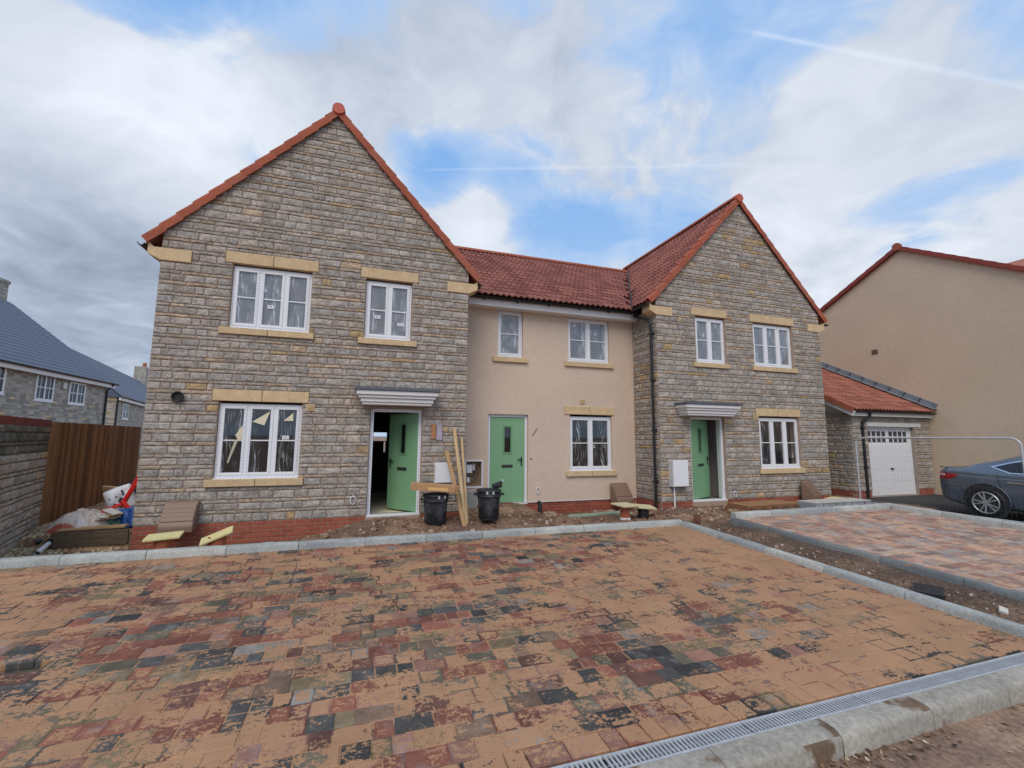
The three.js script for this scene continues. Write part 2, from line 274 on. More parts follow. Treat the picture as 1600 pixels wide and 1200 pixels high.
function courses(x0, x1, y0, y1, holes, clips, seed, opt = {}) {
  const R = rng(seed), list = [], J = 0.013; let y = y0, i = 0, small = false;
  while (y < y1 - 0.02) {
    let h = small ? 0.058 + R() * 0.016 : 0.122 + R() * 0.03; const thin = small;
    small = small ? R() < 0.08 : R() < 0.84;
    h = Math.min(h, y1 - y); if (y1 - y - h < 0.05) h = y1 - y;
    let x = x0 + (i % 2 ? 0 : -0.0); let first = true;
    const spans = [];
    // split the course around the openings
    let cuts = [x0, x1]; for (const [a, b, c, d] of holes) if (c < y + h - 0.004 && d > y + 0.004) { cuts.push(clamp(a, x0, x1), clamp(b, x0, x1)); }
    cuts = [...new Set(cuts)].sort((p, q) => p - q);
    for (let k = 0; k + 1 < cuts.length; k++) {
      const a = cuts[k], b = cuts[k + 1], m = (a + b) / 2; if (b - a < 0.015) continue; let lo = y, hi = y + h;
      for (const [ha, hb, hc, hd] of holes) if (m > ha && m < hb && hc < hi - 0.004 && hd > lo + 0.004) { if (hc <= lo + 0.004 && hd >= hi - 0.004) { hi = lo; } else if (hc > lo + 0.004) hi = Math.min(hi, hc); else lo = Math.max(lo, hd); }
      if (hi - lo > 0.022) { const pv = spans[spans.length - 1]; if (pv && Math.abs(pv[1] - a) < 1e-6 && pv[2] === lo && pv[3] === hi) pv[1] = b; else spans.push([a, b, lo, hi]); }
    }
    for (const [a, b, lo, hi] of spans) {
      let s = a;
      while (s < b - 0.01) {
        let len = thin ? 0.2 + R() * 0.36 : 0.13 + R() * 0.3; if (first && i % 2) { len *= 0.6; } first = false;
        if (b - s - len < 0.09) len = b - s;
        let p = [[s + J / 2, lo + J / 2], [s + len - J / 2, lo + J / 2], [s + len - J / 2, hi - J / 2], [s + J / 2, hi - J / 2]];
        if (s <= x0 + 0.01) p = p.map(([u, v]) => [u === s + J / 2 ? u - J / 2 : u, v]); if (s + len >= x1 - 0.01) p = p.map(([u, v]) => [u === s + len - J / 2 ? u + J / 2 : u, v]);
        for (const [ca, cb, cc] of clips) p = clipPoly(p, ca, cb, cc);
        const A = p.length > 2 ? area(p) : 0;
        if (A > 0.0012) list.push({ p, A, thin, seed: Math.floor(R() * 1e9), c: stoneColour(R, thin, opt.warm ?? 1), cx: p.reduce((q, r) => q + r[0], 0) / p.length, cy: p.reduce((q, r) => q + r[1], 0) / p.length });
        s += len;
      }
    }
    y += h; i++;
  }
  return list;
}
// stones laid on a plane given by matrix (u,v,w to world); the ones that show largest are meshes of their own
function layStones(parent, sets, most = 300) {
  const all = [], n = new THREE.Vector3(), c = new THREE.Vector3();
  for (const { list, matrix, depth = 1 } of sets) for (const s of list) {
    c.set(s.cx, s.cy, 0).applyMatrix4(matrix); n.set(0, 0, 1).transformDirection(matrix); const d = CAM.clone().sub(c), l = d.length();
    all.push({ s, matrix, depth, score: s.A * Math.max(0, d.dot(n) / l) / (l * l) });
  }
  all.sort((a, b) => b.score - a.score);
  const rest = [];
  all.forEach(({ s, matrix, depth }, i) => {
    const g = paint(stoneGeo(s.p, s.seed, depth), s.c).applyMatrix4(matrix);
    if (i < most) mesh('stone', g, M.stone, parent); else rest.push(g);
  });
  if (rest.length) tag(mesh('small_stones', merge(rest), M.stone, parent), null, null, null, 'stuff');
}
function layBricks(parent, x0, x1, y1, rows, matrix, seed, tone = L3(158, 84, 64)) {
  const R = rng(seed); const geos = [0, 1, 2, 3, 4, 5].map((k) => { const kk = 0.9 + 0.4 * R(); return [1, 0.48].map((f) => paint(rbox(0, 0.213 * f, 0, 0.061, -0.03, 0.004 + R() * 0.004, 0.004, k * 0.37, k * 0.21), tone.map((c) => c * kk))); });
  for (let r = 0; r < rows; r++) {
    let x = x0 - (r % 2 ? 0.11 : 0.0);
    while (x < x1 - 0.02) {
      let a = x, half = 0; if (x < x0) { a = x0; half = 1; } if (a + 0.217 > x1) { if (a + 0.104 > x1 + 0.02) break; half = 1; }
      const m = mesh('brick', geos[Math.floor(R() * 6)][half], M.brick, parent); m.applyMatrix4(matrix.clone().multiply(new THREE.Matrix4().makeTranslation(a + 0.005, y1 - (r + 1) * 0.075 + 0.006, 0)));
      x += 0.225;
    }
  }
}
// roof tile: two shallow rolls, a thick lower edge; local x across, y up the slope, z out
function tileGeo(w = 0.3, len = 0.4, roll = 0.028, rolls = 2, th = 0.022) {
  const n = rolls * 6, pos = [], idx = [];
  const prof = (i) => { const t = (i / n) * rolls % 1; return roll * Math.pow(0.5 + 0.5 * Math.cos(2 * Math.PI * (t - 0.3)), 1.4); };
  for (const [y, lift, dz] of [[0, 0.026, -th], [0, 0.026, 0], [len, 0.0, 0]]) for (let i = 0; i <= n; i++) pos.push(-w / 2 + w * i / n, y, lift + prof(i) + dz);
  const m = n + 1; for (let r = 0; r < 2; r++) for (let i = 0; i < n; i++) { const a = r * m + i; idx.push(a, a + 1, a + m, a + 1, a + 1 + m, a + m); }
  const g = new THREE.BufferGeometry(); g.setAttribute('position', new THREE.Float32BufferAttribute(pos, 3)); g.setIndex(idx);
  const h = toCreasedNormals(g, 0.9); const p = h.attributes.position, uv = []; for (let i = 0; i < p.count; i++) uv.push(p.getX(i), p.getY(i)); h.setAttribute('uv', new THREE.Float32BufferAttribute(uv, 2)); return h;
}
const TILE = tileGeo(0.3, 0.4, 0.038, 2, 0.03);
// tiles over a slope: origin at the eaves, across = direction along the eaves, up = direction up the slope
function layTiles(parent, origin, across, up, width, length, mats, seed, keep = () => true, most = 300, gauge = 0.33, pitch = 0.3, geo = TILE) {
  const R = rng(seed), X = new THREE.Vector3(...across).normalize(), Y = new THREE.Vector3(...up).normalize(), Z = X.clone().cross(Y).normalize(), O = new THREE.Vector3(...origin), list = [];
  const rows = Math.ceil(length / gauge), cols = Math.round(width / pitch), pw = width / cols;
  for (let r = 0; r < rows; r++) for (let c = 0; c < cols; c++) {
    const p = O.clone().addScaledVector(X, (c + 0.5) * pw).addScaledVector(Y, r * gauge + (R() - 0.5) * 0.006).addScaledVector(Z, (R() - 0.5) * 0.004);
    if (!keep(p, r, c)) continue;
    const m = new THREE.Matrix4().makeBasis(X, Y, Z).setPosition(p); m.scale(new THREE.Vector3(pw / pitch, Math.min(1, (length - r * gauge + 0.02) / 0.4), 1)); const d = p.distanceTo(CAM);
    list.push([m, d, mats[Math.floor(R() * mats.length)]]);
  }
  list.sort((a, b) => a[1] - b[1]); const rest = [];
  list.forEach(([m, , mat], i) => { if (i < most) mesh('roof_tile', geo, mat, parent).applyMatrix4(m); else rest.push(geo.clone().applyMatrix4(m)); });
  if (rest.length) tag(mesh('roof_tiles', merge(rest), mats[0], parent), null, null, null, 'stuff');
}
// verge capping units stepping up a gable edge, from a to b in the wall plane, looking along +z
function layVerge(parent, a, b, z0, z1, seed, unit = 0.345, h = 0.135) {
  const R = rng(seed), d = new THREE.Vector3(b[0] - a[0], b[1] - a[1], 0), L = d.length(), n = Math.round(L / unit), l = L / n; d.normalize();
  const side = b[0] > a[0] ? 1 : -1;
  const prof = new THREE.Shape(); prof.moveTo(0, -h); prof.lineTo(0, -0.02); prof.quadraticCurveTo(0, 0.018, -0.04, 0.02); prof.lineTo(-(z1 - z0), 0.02); prof.lineTo(-(z1 - z0), -0.01); prof.lineTo(-0.025, -0.01); prof.lineTo(-0.022, -h); prof.closePath();
  const g0 = new THREE.ExtrudeGeometry(prof, { depth: l + 0.035, bevelEnabled: false, curveSegments: 4 }); // x: outwards (world z), y: up from slope, z: along the slope
  const g = uvm(g0);
  const up = new THREE.Vector3(-d.y * side, d.x * side, 0), Z = new THREE.Vector3(0, 0, 1);
  const mats = M.verge; const X = Z.clone(), Y = up, W = d.clone();
  for (let k = 0; k < n; k++) {
    const lift = 0.012, m = new THREE.Matrix4().makeBasis(X, Y, W); // lower end of each unit rides over the one below
    const t = new THREE.Matrix4().makeRotationX(Math.atan2(0.022, l));
    m.setPosition(a[0] + d.x * l * k, a[1] + d.y * l * k, z1).multiply(new THREE.Matrix4().makeTranslation(R() * 0.004, lift, 0)).multiply(t);
    mesh('verge_tile', g, mats[Math.floor(R() * 3)], parent).applyMatrix4(m);
  }
}
function gutter(parent, a, b, r = 0.055) {
  const A = new THREE.Vector3(...a), B = new THREE.Vector3(...b), s = new THREE.Shape(); s.absarc(0, 0, r, Math.PI, 2 * Math.PI); s.lineTo(r - 0.006, 0); s.absarc(0, 0, r - 0.006, 2 * Math.PI, Math.PI, true);
  const len = A.distanceTo(B), g = new THREE.ExtrudeGeometry(s, { depth: len, bevelEnabled: false, curveSegments: 8 }), d = B.clone().sub(A).normalize();
  const X = new THREE.Vector3(0, 1, 0).cross(d).normalize(); g.applyMatrix4(new THREE.Matrix4().makeBasis(X, new THREE.Vector3(0, 1, 0), d).setPosition(A)); mesh('gutter', uvm(g), M.black, parent);
}

// ---------------------------------------------------------------- windows and doors (parts of their house)
// parallax: edges were measured as if on the wall plane; frames stand a little behind it
const back = (v, c, z, dz) => c + (v - c) * ((CAM.z - z - dz) / (CAM.z - z));
// [x0,x1,y0,y1] of an opening: the edge away from the camera is the one seen at the back of the reveal
function fit([x0, x1, y0, y1], z, dz = -0.065) { const c = CAM; return [x1 < c.x ? back(x0, c.x, z, dz) : x0, x0 > c.x ? back(x1, c.x, z, dz) : x1, y1 < c.y ? back(y0, c.y, z, dz) : y0, back(y1, c.y, z, dz)]; }
function tapeStrip(list, x, y, w, h, z) { // a strip of printed tape, uv along its length
  const g = new THREE.BoxGeometry(w, h, 0.001).translate(x + w / 2, y + h / 2, z).toNonIndexed(), p = g.attributes.position, uv = g.attributes.uv, vert = h > w;
  for (let i = 0; i < p.count; i++) { const a = vert ? p.getY(i) : p.getX(i), b = vert ? (p.getX(i) - x) / w : (p.getY(i) - y) / h; uv.setXY(i, b, a / 0.25); }
  list.push(g);
}
function makeWindow(house, x0, x1, y0, y1, z, lights, opt = {}) {
  const dz = -0.065; [x0, x1, y0, y1] = fit([x0, x1, y0, y1], z);
  const zf = z + dz, fw = 0.058, mw = 0.06, sw = 0.05, w = x1 - x0, R = rng(opt.seed ?? 5), bars = [], tapes = [];
  bars.push(rbox(x0, x1, y0, y0 + fw, zf - 0.06, zf), rbox(x0, x1, y1 - fw, y1, zf - 0.06, zf), rbox(x0, x0 + fw, y0 + fw, y1 - fw, zf - 0.06, zf), rbox(x1 - fw, x1, y0 + fw, y1 - fw, zf - 0.06, zf));
  const lw = (w - 2 * fw - (lights - 1) * mw) / lights;
  for (let k = 1; k < lights; k++) { const mx = x0 + fw + k * lw + (k - 1) * mw; bars.push(rbox(mx, mx + mw, y0 + fw, y1 - fw, zf - 0.06, zf - 0.001)); }
  bars.push(rbox(x0 - 0.03, x1 + 0.03, y0 - 0.028, y0 - 0.001, zf - 0.06, zf + 0.05)); // projecting plastic cill
  const win = mesh('window', merge(bars), M.upvc, house);
  tapeStrip(tapes, x0 + 0.01, y0 + fw, 0.04, y1 - y0 - 2 * fw, zf + 0.0015); tapeStrip(tapes, x1 - 0.05, y0 + fw, 0.04, y1 - y0 - 2 * fw, zf + 0.0015); tapeStrip(tapes, x0 + fw, y0 + 0.01, w - 2 * fw, 0.04, zf + 0.0015);
  for (let k = 0; k < lights; k++) {
    const a = x0 + fw + k * (lw + mw) - 0.012, b = a + lw + 0.024, lo = y0 + fw - 0.012, hi = y1 - fw + 0.012, zs = zf + 0.012;
    const e = [rbox(a, b, lo, lo + sw, zs - 0.05, zs), rbox(a, b, hi - sw, hi, zs - 0.05, zs), rbox(a, a + sw, lo + sw, hi - sw, zs - 0.05, zs), rbox(b - sw, b, lo + sw, hi - sw, zs - 0.05, zs)];
    mesh('sash', merge(e), M.upvc, win);
    const ga = a + sw, gb = b - sw, gl = lo + sw, gh = hi - sw, gz = zs - 0.024;
    mesh('pane', box(ga - 0.006, gb + 0.006, gl - 0.006, gh + 0.006, gz - 0.002, gz), M.glass, win);
    mesh('glazing_bar', box(ga, gb, gl + (gh - gl) * 0.5 - 0.01, gl + (gh - gl) * 0.5 + 0.012, gz + 0.0005, gz + 0.008), M.upvc, win);
    if (k % 2 === 0 || lights < 3) tapeStrip(tapes, b - sw + 0.004, lo + sw, 0.036, hi - lo - 2 * sw, zs + 0.0015); else tapeStrip(tapes, a + 0.006, lo + sw, 0.036, hi - lo - 2 * sw, zs + 0.0015);
    if (opt.film) { // loose protective film hanging over the glass
      const g = new THREE.PlaneGeometry(gb - ga, gh - gl, 14, 16), p = g.attributes.position, s = R() * 50;
      for (let i = 0; i < p.count; i++) { const u = p.getX(i), v = p.getY(i); p.setZ(i, 0.012 * (fbm(u * 26 + s + v * 4, v * 3.5 + s, 3, 2) - 0.5)); }
      g.computeVertexNormals(); const uo = R(), vo = R(); for (let i = 0; i < g.attributes.uv.count; i++) g.attributes.uv.setXY(i, g.attributes.uv.getX(i) * 0.5 + uo, g.attributes.uv.getY(i) * 0.8 + vo);
      g.translate((ga + gb) / 2, (gl + gh) / 2, gz - 0.016); mesh('film', g, opt.milky ? M.filmHeavy : M.film, win);
    }
    if (opt.torn?.[k]) for (const q of opt.torn[k]) { const pts = q.map(([u, v]) => new THREE.Vector2(ga + (gb - ga) * u, gl + (gh - gl) * v)), g = new THREE.ShapeGeometry(new THREE.Shape(pts)), p = g.attributes.position; for (let i = 0; i < p.count; i++) p.setZ(i, gz + 0.003 + 0.012 * ((i * 7) % 3)); g.computeVertexNormals(); mesh('torn_film', uvm(g), M.tornFilm, win); }
    if (opt.stickers?.[k]) { const [sx, sy] = opt.stickers[k], X = ga + (gb - ga) * sx, Y = gl + (gh - gl) * sy; mesh('sticker', merge([box(X - 0.06, X + 0.06, Y - 0.035, Y + 0.035, gz + 0.001, gz + 0.002)]), M.paper, win); mesh('sticker_print', merge([box(X - 0.03, X + 0.02, Y + 0.008, Y + 0.016, gz + 0.0022, gz + 0.003), box(X - 0.04, X + 0.04, Y - 0.016, Y - 0.011, gz + 0.0022, gz + 0.003)]), M.blackMetal, win); }
  }
  mesh('tape', merge(tapes), M.tape, win);
  return { win, x0, x1, y0, y1, zf, lw, fw, mw, sw };
}
function makeDoor(house, x0, x1, y0, y1, z, open, hingeRight, label) {
  const dz = -0.07, zf = z + dz, fw = 0.065, tapes = []; [x0, x1, , y1] = fit([x0, x1, y0, y1], z, dz);
  for (const q of [x0 - 0.004, x1 - 0.012]) mesh('reveal_lining', box(q, q + 0.016, y0 + 0.05, y1, z - 0.28, zf - 0.075), M.upvc, house);
  const fr = mesh('door_frame', merge([rbox(x0, x0 + fw, y0 + 0.04, y1, zf - 0.07, zf), rbox(x1 - fw, x1, y0 + 0.04, y1, zf - 0.07, zf), rbox(x0 + fw, x1 - fw, y1 - fw, y1, zf - 0.07, zf), rbox(x0 - 0.01, x1 + 0.01, y0, y0 + 0.039, zf - 0.1, zf + 0.06)]), M.upvc, house);
  tapeStrip(tapes, x0 + 0.008, y0 + 0.05, 0.05, y1 - y0 - 0.06, zf + 0.0015); tapeStrip(tapes, x1 - 0.058, y0 + 0.05, 0.05, y1 - y0 - 0.06, zf + 0.0015); tapeStrip(tapes, x0 + fw, y1 - 0.058, x1 - x0 - 2 * fw, 0.05, zf + 0.0015);
  mesh('tape', merge(tapes), M.tape, fr);
  const w = x1 - x0 - 2 * fw - 0.01, h = y1 - fw - y0 - 0.055, leaf = new THREE.Group(); leaf.name = 'door'; house.add(leaf);
  const s = hingeRight ? -1 : 1; leaf.position.set(hingeRight ? x1 - fw - 0.005 : x0 + fw + 0.005, y0 + 0.048, zf - 0.012); leaf.rotation.y = hingeRight ? -open : open;
  const bx = (a, b, c, d, e, f, r = 0.004) => hingeRight ? rbox(-b, -a, c, d, e, f, r) : rbox(a, b, c, d, e, f, r);
  const ga = w * 0.40, gb = w * 0.60, gl = h * 0.58, gh = h * 0.89;
  mesh('door_leaf', merge([bx(0, ga, 0, h, -0.045, 0), bx(gb, w, 0, h, -0.045, 0), bx(ga, gb, 0, gl, -0.045, -0.0004), bx(ga, gb, gh, h, -0.045, -0.0004)]), M.green, leaf);
  mesh('glazing_frame', merge([bx(ga - 0.03, ga + 0.012, gl - 0.03, gh + 0.03, -0.02, 0.012), bx(gb - 0.012, gb + 0.03, gl - 0.03, gh + 0.03, -0.02, 0.012), bx(ga + 0.012, gb - 0.012, gh - 0.012, gh + 0.03, -0.02, 0.012), bx(ga + 0.012, gb - 0.012, gl - 0.03, gl + 0.012, -0.02, 0.012)]), M.greenDark, leaf);
  mesh('pane', bx(ga, gb, gl, gh, -0.026, -0.022, 0.001), M.glass, leaf);
  mesh('letter_plate', merge([bx(w * 0.34, w * 0.66, h * 0.405, h * 0.438, 0.001, 0.012), bx(w * 0.37, w * 0.63, h * 0.413, h * 0.43, 0.012, 0.016)]), M.blackMetal, leaf);
  const hx = w - 0.075; mesh('handle', merge([bx(hx - 0.018, hx + 0.018, h * 0.42, h * 0.53, 0.0, 0.01), bx(hx - 0.11, hx + 0.012, h * 0.49, h * 0.505, 0.03, 0.045), bx(hx - 0.01, hx + 0.01, h * 0.488, h * 0.507, 0.008, 0.04)]), M.blackMetal, leaf);
  return leaf;
}
// flat moulded canopy over a door
function makeCanopy(house, x0, x1, y, flip) {
  const cx = (x0 + x1) / 2, steps = []; let yy = y;
  const top = mesh('canopy', rbox(x0, x1, y - 0.05, y, 0.003, 0.47, 0.008), M.greySlab, house);
  const levels = [[0.035, 0.085], [0.075, 0.06], [0.115, 0.075], [0.145, 0.05]]; yy = y - 0.051;
  const g = []; for (const [ins, h] of levels) { g.push(rbox(x0 + ins, x1 - ins, yy - h, yy - 0.001, 0.003, 0.47 - ins, 0.01)); yy -= h; }
  mesh('canopy_moulding', merge(g), M.fascia, top);
}
function castBlock(house, name, x0, x1, y0, y1, z0, z1, split) { // cast stone lintel or sill, in one or two lengths
  const R = rng(Math.floor(Math.abs(x0 * 977 + y0 * 131)) + 3), m = (x0 + x1) / 2;
  const pieces = split ? [[x0, m - 0.005], [m + 0.005, x1]] : [[x0, x1]];
  for (const [a, b] of pieces) mesh(name, rbox(a, b, y0, y1, z0, z1, 0.007, R() * 3, R() * 3), M.cast, house);
}
// ---------------------------------------------------------------- the terrace: two gabled stone houses and a rendered one between
const SL = 1.066, EL = -3.607, ER = 2.064, AX = -0.784, APEX = 8.40, MIRROR = 9.006, ZM = -1.055, DEPTH = -9;
const ID = new THREE.Matrix4();
function pipeStub(house, x, y, z, r) { const g = new THREE.CylinderGeometry(r, r, 0.3, 24, 1, true).rotateX(Math.PI / 2).translate(x, y, z - 0.09); const ring = new THREE.TorusGeometry(r + 0.008, 0.016, 10, 28).translate(x, y, z + 0.06); mesh('flue_pipe', merge([uvm(g), uvm(ring), uvm(new THREE.CircleGeometry(r, 20).translate(x, y, z + 0.035))]), new THREE.MeshStandardMaterial({ color: col(0.012, 0.012, 0.012), roughness: 0.5, side: THREE.DoubleSide }), house); }
function airVent(house, x, y, z, w = 0.16, h = 0.13, mat = M.cast, axis = 'z') {
  const g = [rbox(x - w / 2, x + w / 2, y - h / 2, y + h / 2, z - 0.02, z + 0.012, 0.004)]; for (let i = 0; i < 5; i++) g.push(box(x - w * 0.42, x + w * 0.42, y - h * 0.42 + i * h * 0.18, y - h * 0.42 + i * h * 0.18 + 0.012, z + 0.0125, z + 0.022));
  mesh('air_vent', merge(g), mat, house);
}
function cableLoop(house, x, y, z, r = 0.06) { const pts = []; for (let i = 0; i < 26; i++) { const a = i / 12 * Math.PI * 2 + 1.6; pts.push([x + Math.cos(a) * r * (1 - i * 0.006) * 0.8, y + Math.sin(a) * r * 1.25, z + 0.012 + i * 0.0007]); } pts.push([x + 0.005, y + r * 1.6, z - 0.02]); mesh('cable_loop', tube(pts, 0.0065, 110, 6), M.bagWhite, house); }
function shell(house, x0, x1, z0, yTop, holesBack = []) { // inner leaf: side walls, back wall, floors
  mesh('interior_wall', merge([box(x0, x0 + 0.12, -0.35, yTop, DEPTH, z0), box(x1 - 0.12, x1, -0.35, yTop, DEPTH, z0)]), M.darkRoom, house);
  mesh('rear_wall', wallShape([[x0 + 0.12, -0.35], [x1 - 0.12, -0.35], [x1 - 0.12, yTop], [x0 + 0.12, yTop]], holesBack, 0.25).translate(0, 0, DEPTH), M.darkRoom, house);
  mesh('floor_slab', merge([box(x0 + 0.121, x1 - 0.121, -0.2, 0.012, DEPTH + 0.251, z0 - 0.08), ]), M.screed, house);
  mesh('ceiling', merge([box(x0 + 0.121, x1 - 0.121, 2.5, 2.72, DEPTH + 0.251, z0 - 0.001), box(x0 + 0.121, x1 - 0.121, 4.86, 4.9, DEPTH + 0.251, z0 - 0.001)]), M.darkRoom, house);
}
function gableHouse(mirror) {
  const m = mirror ? (x) => MIRROR - x : (x) => x, span = (a, b) => mirror ? [MIRROR - b, MIRROR - a] : [a, b];
  const h = thing('stone_house', mirror ? 'right-hand grey stone gabled house with a black downpipe on its left corner' : 'left-hand grey stone gabled house, nearest, with an open green front door', 'house', 'stone gabled houses of the terrace');
  const ax = m(AX), [xl, xr] = span(EL, ER);
  const R4 = (x0, x1, y0, y1) => [...span(x0, x1), y0, y1];
  const w1 = R4(-2.45, -1.097, 3.57, 4.747), w2 = R4(-0.07, 0.851, 3.555, 4.745), w3 = R4(-2.491, -1.126, 0.798, 2.146), dr = R4(0.126, 1.136, 0.0, 2.12);
  const lintels = [R4(-2.59, -0.988, 4.80, 5.018), R4(-0.18, 0.972, 4.806, 5.02), R4(-2.613, -1.019, 2.19, 2.398)], sills = [R4(-2.6, -1.0, 3.43, 3.553), R4(-0.185, 0.977, 3.42, 3.54), R4(-2.62, -1.03, 0.655, 0.785)];
  const corbels = [R4(-3.82, -3.135, 4.70, 4.92), R4(1.61, 2.28, 4.70, 4.93)];
  const open = [w1, w2, w3].map((w, i) => { const q = fit(w, 0); return [q[0] - 0.004, q[1] + 0.004, sills[i][3] - 0.002, lintels[i][2] + 0.002]; }).concat([(() => { const q = fit(dr, 0); return [q[0] - 0.003, q[1] + 0.003, 0, q[3] + 0.003]; })()]);
  const topAt = (x, d = 0) => APEX - d - SL * Math.abs(x - ax);
  const gw = mesh('wall', wallShape([[xl, -0.5], [xr, -0.5], [xr, topAt(xr, 0.11)], [ax, APEX - 0.11], [xl, topAt(xl, 0.11)]], open, 0.295).translate(0, 0, -0.3), M.mortar, h);
  const holes = [...open, ...lintels, ...sills, ...corbels];
  const k = Math.hypot(1, SL), clips = [[SL, 1, APEX - 0.15 + SL * ax], [-SL, 1, APEX - 0.15 - SL * ax]];
  const list = courses(xl, xr, 0.03, 8.3, holes, clips, mirror ? 77 : 41);
  const sets = [{ list, matrix: ID }];
  if (mirror) { // the return wall towards the rendered house, facing -x
    const mt = new THREE.Matrix4().makeBasis(new THREE.Vector3(0, 0, 1), new THREE.Vector3(0, 1, 0), new THREE.Vector3(-1, 0, 0)).setPosition(xl, 0, 0);
    sets.push({ list: courses(ZM + 0.01, -0.02, 0.03, 4.72, [], [], 5), matrix: mt });
    mesh('wall', box(xl + 0.008, xl + 0.29, -0.5, 4.9, DEPTH, -0.301), M.mortar, h); mesh('wall', box(xr - 0.29, xr - 0.008, -0.5, 4.9, DEPTH, -0.301), M.mortar, h);
    layBricks(h, ZM, 0, 0.03, 4, mt.clone().multiply(new THREE.Matrix4().makeTranslation(0, 0, -0.004)), 9);
  } else { mesh('wall', box(xl + 0.008, xl + 0.29, -0.5, 4.9, DEPTH, -0.301), M.mortar, h); mesh('wall', box(xr - 0.29, xr - 0.008, -0.5, 4.9, DEPTH, -0.301), M.mortar, h); }
  layStones(gw, sets, 300);
  // brick plinth either side of the door
  for (const [a, b] of [[xl, open[3][0]], [open[3][1], xr]]) layBricks(h, a, b, 0.03, mirror ? 3 : 5, ID, mirror ? 31 : 21);
  lintels.forEach((l, i) => castBlock(h, 'lintel', l[0], l[1], l[2], l[3], -0.1, 0.024, i !== 1)); sills.forEach((l, i) => castBlock(h, 'sill', l[0], l[1], l[2], l[3], -0.1, 0.06, i !== 1));
  for (const s of [-1, 1]) { // corbel stones carrying the verge, undercut at the outer end
    const out = s < 0 ? xl - 0.2 : xr + 0.2, wx = s < 0 ? xl : xr, inn = s < 0 ? xl + 0.47 : xr - 0.47;
    mesh('corbel', poly([[inn, 4.70], [wx, 4.70], [out, 4.80], [out, topAt(out, 0.16)], [s < 0 ? out + 0.08 : out - 0.08, 4.925], [inn, 4.925]], 0.33).translate(0, 0, -0.3), M.cast, h);
  }
  // roof slabs, verges and ridge end
  for (const s of [-1, 1]) {
    const e = ax + s * 3.07, nx = s * SL / k * 0.1, ny = 0.1 / k;
    mesh('roof', poly([[ax, APEX - 0.07], [ax, APEX - 0.17], [e, topAt(e, 0.17)], [e, topAt(e, 0.07)]], -DEPTH + 0.02).translate(0, 0, DEPTH - 0.02), M.tile[1], h);
    layVerge(h, [e + s * 0.04, topAt(e + s * 0.04, 0.02)], [ax, APEX - 0.02], -0.06, 0.085, 60 + s + (mirror ? 9 : 0));
    gutter(h, [e + s * 0.05, topAt(e, 0.16), DEPTH], [e + s * 0.05, topAt(e, 0.16), mirror ? 0.06 : 0.07]);
  }
  const rt = uvm(new THREE.CylinderGeometry(0.13, 0.13, 0.44, 18, 1, false, -Math.PI / 2, Math.PI).rotateX(-Math.PI / 2));
  for (let i = 0; i < (mirror ? 13 : 20); i++) { const r = mesh('ridge_tile', rt, M.verge[i % 3], h); r.position.set(ax, APEX - 0.075, -0.16 - i * 0.445); }
  const cap = new THREE.CylinderGeometry(0.118, 0.122, 0.075, 28).rotateX(Math.PI / 2); mesh('ridge_end_cap', uvm(cap).translate(ax, APEX - 0.07, 0.085), std({ color: scol(186, 84, 60), roughness: 0.6 }), h);
  // windows, door, canopy
  const st = mirror ? [] : [{ 1: [0.45, 0.36] }, { 0: [0.5, 0.36], 1: [0.6, 0.24] }, { 2: [0.45, 0.55] }];
  makeWindow(h, ...w1, 0, 3, { film: true, milky: true, stickers: st[0], seed: 3 + mirror }); makeWindow(h, ...w2, 0, 2, { film: true, milky: true, stickers: st[1], seed: 13 + mirror }); makeWindow(h, ...w3, 0, 3, { film: true, stickers: st[2], seed: 23 + mirror, torn: mirror ? null : { 0: [[[0.62, 0.58], [0.95, 0.74], [1.06, 0.6], [0.95, 0.5], [0.8, 0.5]], [[0.8, 0.52], [0.62, 0.5], [0.3, 0.16], [0.36, 0.14]]], 1: [[[0.02, 0.80], [0.96, 0.97], [0.7, 0.74]]], 2: [[[0.28, 0.82], [0.8, 0.95], [0.84, 0.82]]] } });
  makeDoor(h, ...dr, 0, mirror ? 0.40 : 0.92, !mirror);
  makeCanopy(h, ...(mirror ? [7.39, 9.13] : [-0.19, 1.43]), mirror ? 2.46 : 2.50);
  shell(h, xl + 0.29, xr - 0.29, -0.3, 4.86, mirror ? [] : [[-1.2, 1.2, 0.9, 2.2]]);
  if (!mirror) {
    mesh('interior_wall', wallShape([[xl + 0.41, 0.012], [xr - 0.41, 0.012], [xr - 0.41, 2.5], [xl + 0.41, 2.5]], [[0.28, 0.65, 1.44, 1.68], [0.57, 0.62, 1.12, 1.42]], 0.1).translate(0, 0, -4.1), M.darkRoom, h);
    mesh('rear_pane', box(-1.2, 1.2, 0.9, 2.2, DEPTH + 0.1, DEPTH + 0.104), M.glass, h);
    mesh('interior_wall', merge([box(-0.32, -0.2, 0.012, 2.5, -4, -0.31), box(1.25, 1.35, 0.012, 2.5, -4, -0.31)]), M.plaster, h);
    mesh('hall_floor', box(-0.199, 1.249, 0.0125, 0.016, -3.99, -0.4), M.floorCream, h); pipeStub(h, -3.131, 2.236, 0, 0.075); airVent(h, -0.98, 2.1, 0.012);
    cableLoop(h, -0.13, 0.34, 0.012);
    mesh('cable_stub', merge([tube([[-0.12, 1.66, -0.02], [-0.1, 1.7, 0.06], [-0.02, 1.73, 0.09], [0.02, 1.69, 0.1]], 0.006, 20, 6), tube([[-0.11, 1.65, -0.02], [-0.06, 1.67, 0.06], [-0.01, 1.62, 0.09]], 0.006, 20, 6)]), M.black, h);
  } else {
    mesh('interior_wall', merge([box(7.65, 7.75, 0.012, 2.5, -4, -0.31), box(9.3, 9.4, 0.012, 2.5, -4, -0.31)]), M.plaster, h);
